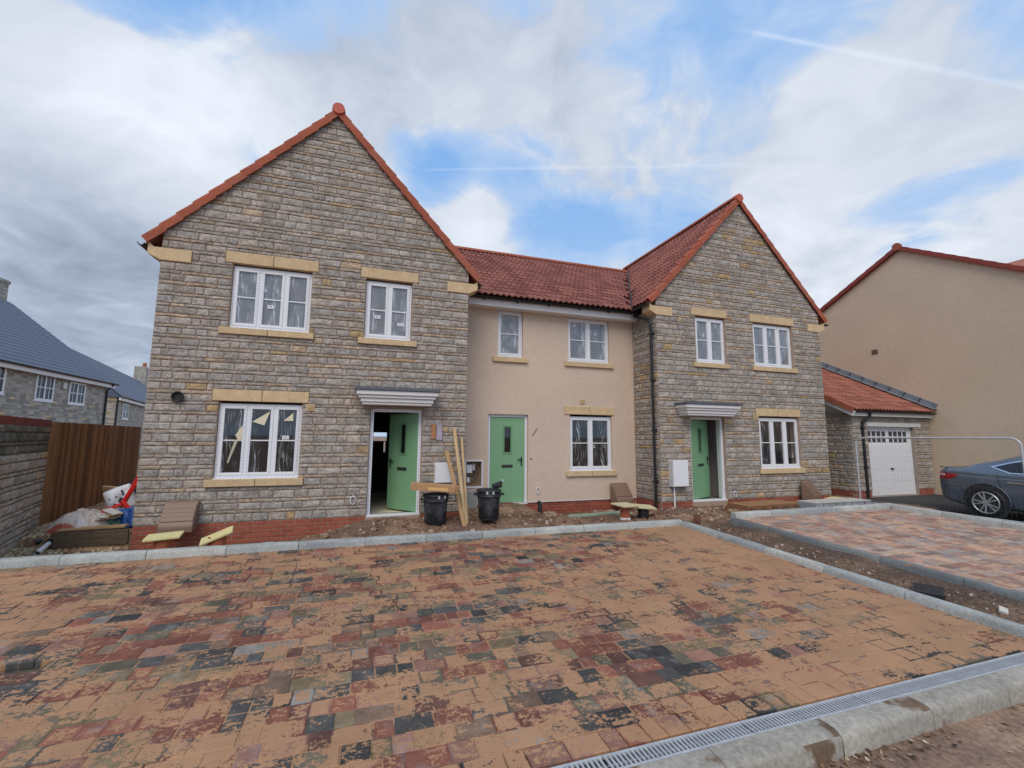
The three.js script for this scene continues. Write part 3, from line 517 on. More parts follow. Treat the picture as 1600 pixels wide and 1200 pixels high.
    airVent(h, 10.02, 2.13, 0.012); cableLoop(h, 9.17, 0.16, 0.012);
    // roof tiles on the slope that faces the rendered house
    const up = [1, SL, 0], o = [6.68, topAt(6.68, 0.065), -5.6];
    layTiles(h, o, [0, 0, 1], up, 5.62, Math.hypot(3.1, 3.1 * SL), M.tileDark, 8, (p) => p.y > 4.93 + 0.68 * (-0.6 - p.z) - 0.06 || p.z > -0.6, 300);
    mesh('valley', bar([6.60, 4.99, -0.52], [9.33, 7.92, -4.84], 0.045, 0.04), M.blackMetal, h);
    // black downpipe at the corner with swan neck
    const dp = tube([[6.72, 4.9, -0.66], [6.74, 4.78, -0.62], [6.83, 4.62, -0.22], [6.86, 4.5, -0.13], [6.86, 4.35, -0.12]], 0.034, 40, 10);
    const cl = [4.2, 3.0, 1.75, 0.5].map((y) => rbox(6.82, 6.945, y, y + 0.05, -0.165, -0.075));
    mesh('downpipe', merge([dp, tube([[6.86, 4.36, -0.12], [6.86, 2, -0.12], [6.86, -0.35, -0.12]], 0.034, 12, 12), ...cl]), M.black, h);
  }
  return h;
}
const houseL = gableHouse(false), houseR = gableHouse(true);

// rendered middle house
{
  const h = thing('rendered_house', 'beige rendered house set back between the two stone gables, green door shut', 'house');
  const x0 = ER, x1 = MIRROR - ER, z = ZM, c = M.render;
  const w1 = [3.06, 3.699, 3.562, 4.716], w2 = [4.973, 6.163, 3.556, 4.70], w3 = [5.01, 6.196, 0.746, 2.115], dr = [2.85, 3.845, -0.036, 2.12], mb = [2.32, 2.70, 0.41, 1.0];
  const s1 = [2.93, 3.84, 3.42, 3.545], s2 = [4.87, 6.30, 3.415, 3.54], s3 = [4.89, 6.34, 0.60, 0.73], l3 = [4.86, 6.31, 2.165, 2.375];
  const f = (w, lo, hi) => { const q = fit(w, ZM); return [q[0] - 0.003, q[1] + 0.003, lo, hi ?? q[3] + 0.003]; }, dh = f(dr, dr[2]), open = [f(w1, s1[3]), f(w2, s2[3]), f(w3, s3[3], l3[2]), dh, mb];
  mesh('wall', wallShape([[x0, 0.0], [x1, 0.0], [x1, 4.93], [x0, 4.93]], open.map((o) => o === dh ? [o[0], o[1], 0.001, o[3]] : o), 0.27).translate(0, 0, z - 0.27), c, h);
  mesh('plinth_wall', box(x0 + 0.002, x1 - 0.002, -0.6, -0.001, z - 0.27, z - 0.04), M.brickMortar, h);
  layBricks(h, x0 + 0.01, x1 - 0.01, -0.004, 5, new THREE.Matrix4().makeTranslation(0, 0, z - 0.022), 51);
  mesh('bell_cast_bead', merge([box(x0, dr[0] - 0.01, -0.003, 0.012, z + 0.0005, z + 0.012), box(dr[1] + 0.01, x1, -0.003, 0.012, z + 0.0005, z + 0.012)]), M.white, h);
  castBlock(h, 'sill', ...s1, z - 0.1, z + 0.06, false); castBlock(h, 'sill', ...s2, z - 0.1, z + 0.06, false); castBlock(h, 'sill', ...s3, z - 0.1, z + 0.06, true); castBlock(h, 'lintel', ...l3, z - 0.1, z + 0.024, true);
  makeWindow(h, ...w1, z, 1, { film: true, milky: true, seed: 7 }); makeWindow(h, ...w2, z, 2, { film: true, milky: true, seed: 8 }); makeWindow(h, ...w3, z, 2, { film: true, seed: 9 });
  makeDoor(h, ...dr, z, 0, false);
  airVent(h, 5.37, 2.5, z); cableLoop(h, 4.13, 0.27, z);
  mesh('wall_fixing', merge([bar([3.98, 1.60, z + 0.004], [4.11, 1.80, z + 0.012], 0.012, 0.01), box(3.93, 3.97, 1.03, 1.06, z + 0.0005, z + 0.01)]), M.blackMetal, h);
  shell(h, x0 + 0.01, x1 - 0.01, z - 0.271, 4.86);
  // open electric meter recess, grey gas box below
  const rc = mesh('meter_recess', merge([box(mb[0] - 0.001, mb[1] + 0.001, mb[2], mb[3], z - 0.24, z - 0.2)]), M.meterDark, h);
  mesh('recess_frame', merge([rbox(mb[0] - 0.03, mb[1] + 0.03, mb[3] - 0.005, mb[3] + 0.03, z - 0.03, z + 0.02), rbox(mb[0] - 0.03, mb[1] + 0.03, mb[2] - 0.03, mb[2] + 0.005, z - 0.03, z + 0.02), rbox(mb[1] - 0.005, mb[1] + 0.03, mb[2] + 0.006, mb[3] - 0.006, z - 0.03, z + 0.02), rbox(mb[0] - 0.03, mb[0] + 0.005, mb[2] + 0.006, mb[3] - 0.006, z - 0.03, z + 0.02)]), M.upvc, rc);
  mesh('meter', merge([rbox(2.36, 2.49, 0.72, 0.92, z - 0.2, z - 0.08, 0.01), rbox(2.37, 2.44, 0.50, 0.62, z - 0.2, z - 0.1, 0.01)]), M.upvc, rc); mesh('meter_switch', rbox(2.50, 2.56, 0.78, 0.94, z - 0.2, z - 0.09, 0.008), M.white, rc);
  mesh('meter_cable', merge([tube([[2.42, 0.72, z - 0.12], [2.42, 0.66, z - 0.08], [2.52, 0.64, z - 0.07], [2.56, 0.7, z - 0.1], [2.54, 0.78, z - 0.12]], 0.014, 30, 8), tube([[2.58, 0.86, z - 0.12], [2.63, 0.7, z - 0.08], [2.55, 0.52, z - 0.08], [2.42, 0.46, z - 0.1]], 0.008, 30, 6)]), M.black, rc);
  mesh('gas_box', merge([rbox(2.29, 2.60, -0.3, 0.31, z + 0.0005, z + 0.03)]), std({ color: scol(158, 158, 152), roughness: 0.7 }), h);
  // eaves: fascia, soffit, gutter, roof
  mesh('fascia', merge([box(x0 + 0.18, x1 - 0.02, 4.73, 4.93, -0.80, -0.782), box(x0 + 0.002, x1 - 0.002, 4.73, 4.745, z - 0.001, -0.801)]), M.fascia, h);
  gutter(h, [x0 + 0.22, 4.935, -0.72], [x1 - 0.02, 4.935, -0.72], 0.06);
  mesh('gutter_bracket', merge(Array.from({ length: 6 }, (_, i) => box(2.6 + i * 0.85, 2.65 + i * 0.85, 4.86, 4.94, -0.781, -0.66))), M.black, h);
  const s = 0.68, k = Math.hypot(1, s);
  mesh('roof', uvm(poly([[0.74, 4.99], [0.74, 4.93], [4.84, 4.84 + s * 4.24], [9, 4.84 - 0.0], [9, 4.9], [4.84, 4.9 + s * 4.24]], 7.9)).rotateY(Math.PI / 2).translate(1.2, 0, 0), M.felt, h);
  layTiles(h, [1.95, 4.93, -0.56], [1, 0, 0], [0, s, -1], 7.2, k * 4.26, M.tileDark, 18, (p) => p.y > APEX - 0.065 - SL * Math.abs(p.x - (MIRROR - AX)) - 0.05 && p.y > APEX - 0.065 - SL * Math.abs(p.x - AX) - 0.05, 300);
  const rt = uvm(new THREE.CylinderGeometry(0.115, 0.115, 0.445, 14, 1, false, -Math.PI / 2, Math.PI).rotateX(-Math.PI / 2).rotateY(Math.PI / 2));
  for (let i = 0; i < 19; i++) mesh('ridge_tile', rt, M.verge[(i * 2) % 3], h).position.set(0.9 + i * 0.45, 7.83, -4.84);
}

// ---------------------------------------------------------------- garage and the big rendered house on the right
const XG = 17.15;
{
  const g = thing('garage', 'small stone garage with white up-and-over door and red pantile roof', 'garage');
  const x0 = 13.68, x1 = 17.12, dx0 = 14.30, dx1 = 16.38, yb = -0.35, dTop = 1.98;
  const gw = mesh('wall', wallShape([[x0, yb - 0.2], [x1, yb - 0.2], [x1, 2.36], [x0, 2.36]], [[dx0, dx1, -0.1, dTop]], 0.23).translate(0, 0, -0.24), M.mortarGrey, g);
  const side = mesh('wall', box(x0 + 0.008, x0 + 0.23, yb - 0.2, 2.40, -6.5, -0.241), M.mortarGrey, g);
  const mt = new THREE.Matrix4().makeBasis(new THREE.Vector3(0, 0, 1), new THREE.Vector3(0, 1, 0), new THREE.Vector3(-1, 0, 0)).setPosition(x0, 0, 0);
  layStones(gw, [{ list: courses(x0, x1, 0.08, 2.36, [[dx0, dx1, -0.1, dTop + 0.02], [dx0 - 0.08, dx1 + 0.3, dTop - 0.01, dTop + 0.12]], [], 91, { warm: 0.6 }), matrix: ID }], 200);
  layStones(side, [{ list: courses(-4.4, -0.02, 0.08, 2.45, [], [[-0.0, 1, 2.42]], 93, { warm: 0.8 }), matrix: mt }], 120);
  for (const [a, b] of [[x0, dx0], [dx1, x1]]) layBricks(g, a, b, 0.08, 4, ID, 95);
  layBricks(g, -4.4, -0.02, 0.08, 4, mt, 97);
  mesh('lintel_board', box(dx0 - 0.06, dx1 + 0.3, dTop - 0.005, dTop + 0.115, -0.05, 0.03), M.white, g);
  // door: framed, vertical ribs, two groups of lights along the top
  const dz = -0.11, d = mesh('garage_door', merge([rbox(dx0, dx0 + 0.07, -0.1, dTop, dz - 0.06, dz + 0.01), rbox(dx1 - 0.07, dx1, -0.1, dTop, dz - 0.06, dz + 0.01), rbox(dx0 + 0.07, dx1 - 0.07, dTop - 0.08, dTop, dz - 0.06, dz + 0.01), box(dx0 + 0.07, dx1 - 0.07, -0.09, 1.47, dz - 0.04, dz - 0.012), box(dx0 + 0.07, dx1 - 0.07, 1.47, dTop - 0.08, dz - 0.04, dz - 0.02)]), M.upvc, g);
  const ribs = [], nR = 25, rw = (dx1 - dx0 - 0.14) / nR; for (let i = 0; i < nR; i++) ribs.push(rbox(dx0 + 0.07 + i * rw + 0.007, dx0 + 0.07 + (i + 1) * rw - 0.007, -0.08, 1.44, dz - 0.0119, dz + 0.002, 0.004)); for (const y of [0.02, 0.36, 0.72, 1.06]) ribs.push(box(dx0 + 0.075, dx1 - 0.075, y, y + 0.012, dz + 0.0025, dz + 0.005));
  mesh('door_ribs', merge(ribs), M.upvc, d);
  for (const [a, n] of [[dx0 + 0.12, 4], [dx0 + 1.08, 4]]) { const pw = 0.215; for (let i = 0; i < n; i++) for (let j = 0; j < 2; j++) mesh('door_light', box(a + i * pw, a + i * pw + 0.175, 1.5 + j * 0.185, 1.65 + j * 0.185, dz - 0.0199, dz - 0.012), std({ color: col(0.05, 0.055, 0.06), roughness: 0.15 }), d); mesh('light_frame', merge([box(a - 0.03, a + n * pw, 1.655, 1.68, dz - 0.0195, dz + 0.004), ...Array.from({ length: n + 1 }, (_, i) => box(a + i * pw - 0.036, a + i * pw - 0.004, 1.48, 1.85, dz - 0.0195, dz + 0.0035))]), M.upvc, d); }
  mesh('handle', merge([uvm(new THREE.CylinderGeometry(0.035, 0.035, 0.02, 14).rotateX(Math.PI / 2).translate(15.38, 0.70, dz + 0.014)), box(15.37, 15.46, 0.69, 0.71, dz + 0.02, dz + 0.04)]), M.black, d);
  // roof
  const s = 0.535, rx0 = 13.42, k = Math.hypot(1, s), ey = 2.44, ez = 0.26;
  mesh('roof', uvm(poly([[-0.08, ey + 0.06], [-0.08, ey - 0.0], [3.6, ey - 0.09 + s * (3.6 + ez)], [3.6, ey - 0.03 + s * (3.6 + ez)]], XG - rx0 - 0.01)).rotateY(Math.PI / 2).translate(rx0, 0, 0), M.felt, g);
  layTiles(g, [rx0, ey, ez], [1, 0, 0], [0, s, -1], XG - rx0 - 0.15, k * 3.6, M.tile, 28, () => true, 300);
  mesh('verge_board', merge([bar([rx0 + 0.03, ey - 0.12, ez - 0.02], [rx0 + 0.03, ey - 0.12 + s * 3.6, ez - 3.62], 0.03, 0.16)]), M.fascia, g);
  const vg = []; for (let i = 0; i < 11; i++) { const a = i * 0.33 / k, b = (i + 1) * 0.33 / k + 0.02; vg.push([[rx0 - 0.01, ey - 0.02 + s * a + 0.02, ez - a], [rx0 - 0.01, ey - 0.02 + s * b, ez - b]]); }
  for (const [a, b] of vg) mesh('verge_tile', bar(a, b, 0.05, 0.15), M.verge[2], g);
  mesh('fascia', box(rx0 + 0.05, x1 - 0.02, 2.27, 2.40, 0.12, 0.14), M.fascia, g);
  gutter(g, [rx0 + 0.02, 2.42, 0.20], [XG - 0.05, 2.42, 0.20], 0.055);
  const fl = []; for (let i = 0; i < 9; i++) { const a = i * 0.42, b = a + 0.45; fl.push([[XG - 0.012, ey + 0.2 + s * a, ez - a], [XG - 0.012, ey + 0.2 + s * b, ez - b]]); }
  for (const [a, b] of fl) mesh('lead_flashing', merge([bar(a, b, 0.02, 0.15), bar([a[0] - 0.08, a[1] - 0.1, a[2]], [b[0] - 0.08, b[1] - 0.1, b[2]], 0.17, 0.018)]), M.lead, g);
  mesh('downpipe', merge([tube([[14.18, 2.37, 0.2], [14.17, 2.24, 0.17], [14.04, 2.1, 0.06], [14.03, 1.95, 0.05], [14.03, 1, 0.05], [14.03, -0.2, 0.05]], 0.036, 60, 10), rbox(13.97, 14.09, 1.9, 1.94, -0.0, 0.09), rbox(13.97, 14.09, 0.75, 0.79, -0.0, 0.09)]), M.black, g);
  mesh('rear_wall', box(x0, x1, yb, 2.4, -6.7, -6.5), M.darkRoom, g); mesh('interior_wall', box(x1 - 0.2, x1, yb, 2.36, -6.49, -0.241), M.darkRoom, g); mesh('floor_slab', box(x0 + 0.231, x1 - 0.201, -0.3, -0.11, -6.49, -0.245), M.plaster, g);
}
{
  const h = thing('rendered_house', 'large buff rendered gable-end house on the far right behind the garage', 'house');
  const Z = (z) => -z; // profile in (−z, y), extruded along x
  const pr = [[-6.5, -0.5], [4.6, -0.5], [4.6, 8.05 - 0.507 * (4.6 - 0.34)], [0.34, 8.05], [-6.5, 8.05 - 0.624 * 6.84]];
  mesh('wall', uvm(poly(pr, 9)).rotateY(Math.PI / 2).translate(XG, 0, 0), M.render2, h);
  // verge tiles on the gable edge, roof behind
  const R = rng(4); const edge = (a, b, n) => { for (let i = 0; i < n; i++) { const p = [XG - 0.06, mix(a[1], b[1], i / n) + 0.018, mix(a[0], b[0], i / n)], q = [XG - 0.06, mix(a[1], b[1], (i + 1.06) / n), mix(a[0], b[0], (i + 1.06) / n)]; mesh('verge_tile', bar(p, q, 0.14, 0.14), std({ color: scol(138 + R() * 14, 66, 54), map: T.grain, roughness: 0.8 }), h); } };
  edge([4.7, 8.08 - 0.624 * 5.04], [-0.34, 8.1], 17); edge([-4.7, 8.08 - 0.507 * 4.36], [-0.34, 8.1], 13);
  mesh('roof', merge([uvm(poly([[-6.8, 8.07 - 0.624 * 7.14], [0.34, 8.07], [4.9, 8.07 - 0.507 * 4.56], [4.9, 8.17 - 0.507 * 4.56], [0.34, 8.17], [-6.8, 8.17 - 0.624 * 7.14]], 9.2)).rotateY(Math.PI / 2).translate(XG + 0.01, 0, 0)]), M.tile[1], h);
  mesh('ridge_end_cap', uvm(new THREE.CylinderGeometry(0.13, 0.13, 0.1, 20).rotateZ(Math.PI / 2).translate(XG - 0.09, 8.14, -0.34)), M.verge[1], h);
  const o = new THREE.Matrix4().makeRotationY(-Math.PI / 2).setPosition(XG, 0, 0); const v = new THREE.Group(); v.name = 'vent'; h.add(v); v.applyMatrix4(o); airVent(v, -1.38, 4.68, 0.0, 0.2, 0.17, M.gasBrown);
  mesh('cross_roof', uvm(poly([[20.2, 6.6], [23.5, 8.45], [27, 6.6]], 7)).translate(0, 0, -0.5), M.tile[2], h);
}

// ---------------------------------------------------------------- the slate-roofed houses behind the fence
{
  const bgStoneTex = (() => { // distant coursed walling
    const c = document.createElement('canvas'); c.width = c.height = 1024; const x = c.getContext('2d'), R = rng(6); x.fillStyle = '#a79a8c'; x.fillRect(0, 0, 1024, 1024); let y = 0, t = 0;
    while (y < 1024) { const hh = t % 2 ? 22 + R() * 8 : 48 + R() * 10; let px = -R() * 60; while (px < 1024) { const w = 60 + R() * 130, k = 0.85 + R() * 0.32, o = R() < 0.04; const q = o ? [196, 164, 118] : [158, 155, 146]; x.fillStyle = `rgb(${q.map((v) => Math.min(255, v * k) | 0)})`; x.fillRect(px + 2, y + 2, w - 4, hh - 4); px += w; } y += hh; t++; }
    const tx = new THREE.CanvasTexture(c); tx.colorSpace = THREE.SRGBColorSpace; tx.wrapS = tx.wrapT = THREE.RepeatWrapping; tx.repeat.set(1 / 3.2, 1 / 3.2); return tx;
  })();
  const bgStone = std({ name: 'far_walling', map: bgStoneTex, roughness: 1 });
  const bgWin = (h, z0, z1, y0, y1, X, lights = 2) => { // on a wall facing +x
    const f = [box(X + 0.002, X + 0.05, y0 - 0.08, y0, z0 - 0.06, z1 + 0.06)]; const w = (z1 - z0) / lights;
    for (let i = 0; i <= lights; i++) f.push(box(X + 0.002, X + 0.04, y0 + 0.001, y1, clamp(z0 + i * w - 0.05, z0, z1 - 0.1), clamp(z0 + i * w - 0.05, z0, z1 - 0.1) + 0.1));
    f.push(box(X + 0.002, X + 0.039, y1 - 0.08, y1, z0, z1), box(X + 0.002, X + 0.038, y0 + 0.001, y0 + 0.08, z0, z1), box(X + 0.002, X + 0.03, (y0 + y1) / 2 - 0.02, (y0 + y1) / 2 + 0.02, z0, z1));
    for (let i = 0; i < lights; i++) f.push(box(X + 0.002, X + 0.029, y0, y1, z0 + (i + 0.5) * w - 0.015, z0 + (i + 0.5) * w + 0.015));
    const m = mesh('window', merge(f), M.upvc, h); mesh('pane', box(X - 0.05, X + 0.0035, y0, y1, z0 + 0.02, z1 - 0.02), std({ color: col(0.02, 0.022, 0.025), roughness: 0.08 }), m);
  };
  const slates = (h, eave, ridge, z0, z1, rows) => { // courses of slates as thin lapped strips, x goes from eave to ridge
    const list = []; const dx = ridge[0] - eave[0], dy = ridge[1] - eave[1], L = Math.hypot(dx, dy), n = rows;
    for (let i = 0; i < n; i++) { const a = i / n, b = (i + 1.3) / n, bb = Math.min(b, 1.01); const A = [eave[0] + dx * a, eave[1] + dy * a + 0.03], B = [eave[0] + dx * bb, eave[1] + dy * bb]; list.push(uvm(poly([[A[0], A[1]], [A[0] - dy / L * 0, A[1] + 0.022], [B[0], B[1] + 0.022], [B[0], B[1]]], z1 - z0)).translate(0, 0, z0)); }
    mesh('slate_courses', merge(list), M.slateRoof, h);
  };
  const a = thing('slate_roofed_house', 'grey stone house with blue slate roof and white alarm box beyond the fence', 'house');
  const X = -15.8; // wall facing +x from z=-26 forward
  mesh('wall', box(X - 11, X, -0.6, 4.9, -26, -8), bgStone, a);
  mesh('gable', uvm(poly([[X - 11, 4.9], [X, 4.9], [X - 5.5, 9.5]], 0.3)).translate(0, 0, -26), bgStone, a);
  mesh('roof', poly([[X + 0.3, 4.78], [X - 5.5, 9.62], [X - 11.3, 4.78]], 18.3).translate(0, 0, -26.25), M.slateRoof, a);
  slates(a, [X + 0.35, 4.80], [X - 5.5, 9.68], -26.3, -8, 22);
  mesh('fascia', box(X + 0.2, X + 0.33, 4.55, 4.76, -26.2, -8), M.fascia, a);
  gutter(a, [X + 0.42, 4.83, -26.3], [X + 0.42, 4.83, -8], 0.08);
  mesh('chimney', merge([box(X - 6.7, X - 5.68, 8.4, 11.0, -26.2, -25.3), box(X - 6.75, X - 5.63, 10.85, 11.05, -26.25, -25.25)]), bgStone, a);
  mesh('chimney_flashing', box(X - 6.76, X - 5.58, 9.2, 9.5, -26.3, -25.2), M.lead, a);
  bgWin(a, -20.8, -19.4, 3.3, 4.62, X); bgWin(a, -23.62, -22.1, 3.3, 4.52, X); bgWin(a, -17.35, -15.9, 3.4, 4.75, X);
  mesh('alarm_box', rbox(X + 0.002, X + 0.1, 4.05, 4.4, -21.75, -21.45, 0.03), M.white, a);
  mesh('roof_vent', merge([box(X - 1.9, X - 1.6, 6.3, 6.42, -21.2, -20.7), box(X - 1.65, X - 1.35, 6.1, 6.22, -23.4, -22.9)]), M.black, a);
  mesh('downpipe', tube([[X + 0.4, 4.75, -25.8], [X + 0.1, 4.4, -25.85], [X + 0.08, 4.2, -25.85], [X + 0.08, -0.4, -25.85]], 0.06, 30, 8), M.black, a);
  const b = thing('slate_roofed_house', 'farther grey stone house with slate roof seen just left of the near gable', 'house', null, [-20.2, 0, -37.5], 0.2);
  mesh('wall', box(-9, 0, -0.6, 4.9, -34, 0), bgStone, b); mesh('gable', uvm(poly([[-9, 4.9], [0, 4.9], [-4.5, 9.0]], 0.3)).translate(0, 0, -0.31), bgStone, b);
  mesh('roof', poly([[0.3, 4.78], [-4.5, 9.2], [-9.3, 4.78]], 34.3).translate(0, 0, -34.05), M.slateRoof, b); slates(b, [0.36, 4.8], [-4.5, 9.26], -34.05, 0.26, 18);
  mesh('fascia', box(0.18, 0.33, 4.5, 4.76, -34, 0.2), M.fascia, b); gutter(b, [0.44, 4.83, -34], [0.44, 4.83, 0.25], 0.09);
  bgWin(b, -4.3, -2.2, 3.0, 4.35, 0); mesh('chimney', box(-5.2, -3.8, 8.4, 11.4, -33.4, -32), bgStone, b); mesh('chimney_pot', uvm(new THREE.CylinderGeometry(0.22, 0.26, 0.6, 12).translate(-4.2, 11.7, -32.7)), M.terracotta, b);
  mesh('downpipe', tube([[0.42, 4.75, 0.1], [0.1, 4.4, 0.1], [0.1, -0.4, 0.1]], 0.08, 20, 8), M.black, b); mesh('corbel', box(-1.6, 0.02, 4.45, 4.95, -0.01, 0.06), M.cast, b);
}
// ---------------------------------------------------------------- ground, road, kerbs, drives
const PV = (z) => -0.23 + 0.03 * (7 - z);           // paving of the near drive falls gently to the road
const PV2 = (z) => -0.13 + 0.03 * (7 - z);          // the second drive
const DX0 = -5.4, DX1 = 5.86, DZ0 = 1.96, DZ1 = 6.83;
mesh('ground', uvm(new THREE.PlaneGeometry(3000, 3000).rotateX(-Math.PI / 2).translate(0, -0.7, 0)), M.road, scene).userData.kind = 'structure';
{ // dusty road in front of the kerb
  const g = new THREE.PlaneGeometry(40, 16, 300, 120).rotateX(-Math.PI / 2).translate(2, 0, 15.1), p = g.attributes.position;
  for (let i = 0; i < p.count; i++) { const x = p.getX(i), z = p.getZ(i); p.setY(i, -0.362 + 0.022 * (fbm(x * 1.6, z * 2.5, 4, 3) - 0.5) + 0.016 * sstep(7.7, 7.1, z) * fbm(x * 5, z * 5, 3, 8)); }
  g.computeVertexNormals(); const r = ground('road'); mesh('road_surface', uvm(g), M.road, r);
}
{ // tarmac drive up to the garage
  const g = new THREE.PlaneGeometry(7.6, 13, 60, 90).rotateX(-Math.PI / 2).translate(15.2, 0, 3.4), p = g.attributes.position;
  for (let i = 0; i < p.count; i++) { const x = p.getX(i), z = p.getZ(i); p.setY(i, -0.105 - 0.012 * Math.max(0, z) + 0.006 * (fbm(x * 2, z * 2, 3, 3) - 0.5)); }
  g.computeVertexNormals(); const r = ground('tarmac_drive'); mesh('tarmac', uvm(g), M.tarmac, r);
}
// soil beds: one height field from the house walls to the kerbs and down between the two drives
function soilH(x, z) {
  const n = fbm(x * 2.2, z * 2.2, 5, 14) - 0.5, f = fbm(x * 9, z * 9, 4, 24) - 0.5; let y;
  const bump = (cx, cz, rx, rz, h) => h * Math.exp(-(((x - cx) / rx) ** 2) - (((z - cz) / rz) ** 2));
  if (z < 1.98) {
    y = mix(-0.20, -0.34, sstep(1.6, 0.2, z) * (1 - sstep(-1.3, -0.2, x)));
    y = Math.max(y, mix(-0.4, -0.14, sstep(-1.1, -0.1, x)) );
    y += bump(0.55, 0.1, 0.75, 0.5, 0.12) + bump(1.5, 0.5, 0.6, 0.5, 0.08) + bump(3.2, -0.9, 0.75, 0.6, 0.16) + bump(-0.7, 0.8, 0.7, 0.4, 0.10) + bump(2.3, 0.2, 0.7, 0.5, 0.06) + bump(7.4, 0.75, 0.9, 0.55, 0.10) + bump(6.6, 1.3, 0.6, 0.5, 0.06) + bump(8.6, 0.3, 0.8, 0.4, 0.03);
    y -= sstep(3.6, 4.2, x) * sstep(7.1, 6.6, x) * sstep(0.4, -0.8, z) * 0.14;
    if (x > 9.2) y = mix(y, -0.10, sstep(9.2, 9.8, x));
    y += n * 0.07 + f * 0.045;
    y = Math.min(y, mix(0.15, -0.05, sstep(1.2, 1.75, z)));
    if (x < -3.6) { y = mix(y, -0.30 + n * 0.05 + sstep(-4.5, -4.9, x) * 0.07, sstep(-3.6, -3.75, x)); if (z < 0.0) y = -0.06 + n * 0.05 + f * 0.03 - sstep(-4.75, -5.3, x) * sstep(-1.2, 0, z) * 0.1; }
  } else y = PV(z) + mix(-0.06, 0.025, sstep(5.95, 6.9, x)) * sstep(2.0, 2.8, z) - 0.03 * sstep(2.8, 2.0, z) + n * 0.06 + f * 0.022;
  return y;
}
{
  const s = ground('soil_bed');
  const make = (x0, x1, z0, z1, step) => {
    const nx = Math.round((x1 - x0) / step), nz = Math.round((z1 - z0) / step), g = new THREE.PlaneGeometry(x1 - x0, z1 - z0, nx, nz).rotateX(-Math.PI / 2).translate((x0 + x1) / 2, 0, (z0 + z1) / 2), p = g.attributes.position, c = new Float32Array(p.count * 3);
    for (let i = 0; i < p.count; i++) { const x = p.getX(i), z = p.getZ(i); p.setY(i, soilH(x, z)); const gravel = x < -3.62 && z < 0.05 ? 1 : 0, d = fbm(x * 1.3 + 4, z * 1.3, 4, 6), b = mix3([0.78, 0.68, 0.6], [1.02, 0.94, 0.87], sstep(0.35, 0.65, d)), t = gravel ? [2.0, 1.85, 1.5] : z > 2.0 ? [0.58, 0.55, 0.52] : b; c.set(t, i * 3); }
    g.setAttribute('color', new THREE.BufferAttribute(c, 3)); g.computeVertexNormals(); g.setAttribute('uv', new THREE.Float32BufferAttribute(Array.from({ length: p.count }, (_, i) => [p.getX(i), p.getZ(i)]).flat(), 2));
    mesh('soil', g, M.soil, s);
  };
  make(-6.2, 13.6, -1.15, 1.98, 0.035); make(5.9, 7.1, 1.98, 7.0, 0.03); make(-7.2, -3.6, -7.2, -1.15, 0.08);
}
// small stones and clods scattered over the soil and gravel
function scatter(name, parent, n, geo, mat, at, size, seed, cols) {
  const R = rng(seed), im = new THREE.InstancedMesh(geo, mat, n), m = new THREE.Matrix4(), q = new THREE.Quaternion(), e = new THREE.Euler(); let k = 0;
  for (let i = 0; i < n; i++) { const p = at(R); if (!p) continue; const s = size(R) * (name === 'soil_clods' && p[2] > 2.05 ? 0.55 : 1); m.compose(new THREE.Vector3(...p), q.setFromEuler(e.set(R() * 6, R() * 6, R() * 6)), new THREE.Vector3(s * (0.7 + 0.6 * R()), s * (0.5 + 0.5 * R()), s)); im.setMatrixAt(k, m); if (cols) im.setColorAt(k, new THREE.Color().setRGB(...cols(R))); k++; }
  im.count = k; im.name = parent === scene ? numbered(name) : name; im.castShadow = im.receiveShadow = true; parent.add(im); im.userData.kind = 'stuff'; return im;
}
function pebbleGeo(seed, detail = 1) { const g = mergeVertices(new THREE.IcosahedronGeometry(1, detail).deleteAttribute('uv').deleteAttribute('normal')), p = g.attributes.position, R = rng(seed); for (let i = 0; i < p.count; i++) { const k = 0.75 + 0.5 * R(); p.setXYZ(i, p.getX(i) * k, p.getY(i) * k, p.getZ(i) * k); } const f = g.toNonIndexed(); f.computeVertexNormals(); return uvm(f); }
const pebble = pebbleGeo(3), clod = pebbleGeo(9, 1);
const plainStone = std({ name: 'pebble', color: 0xffffff, roughness: 1 });
const clods = scatter('soil_clods', scene, 4200, clod, plainStone, (R) => { const t = R(); let x, z; if (t < 0.72) { x = mix(-3.4, 10, R()); z = mix(-0.9, 1.75, R()); if (z < 0.04 && (x < 2.1 || x > 6.9)) return null; } else { x = mix(6.0, 6.65, R()); z = mix(2.1, 6.9, R()); } return [x, soilH(x, z) + 0.003, z]; }, (R) => 0.007 + 0.042 * Math.pow(R(), 4), 33, (R) => R() < 0.78 ? mix3(L3(96, 70, 54), L3(136, 104, 82), R()) : mix3(L3(150, 128, 110), L3(182, 164, 148), R()));
tag(clods, 'small brown clods and stones scattered over the bare soil beds', 'clods');
const gravel = scatter('gravel', scene, 3600, pebble, plainStone, (R) => { const t = R(), x = mix(-5.35, -3.7, R()), z = t < 0.75 ? mix(-1.9, -0.05, R()) : mix(0.05, 0.7, R()); if (z > 0 && R() > (x < -4.5 ? 0.9 : 0.22)) return null; return [x, soilH(x, z) + 0.006, z]; }, (R) => 0.012 + 0.016 * R(), 35, (R) => mix3(L3(160, 138, 104), L3(212, 196, 164), R()));
tag(gravel, 'pale buff gravel in the gap between garden wall and left house', 'gravel');
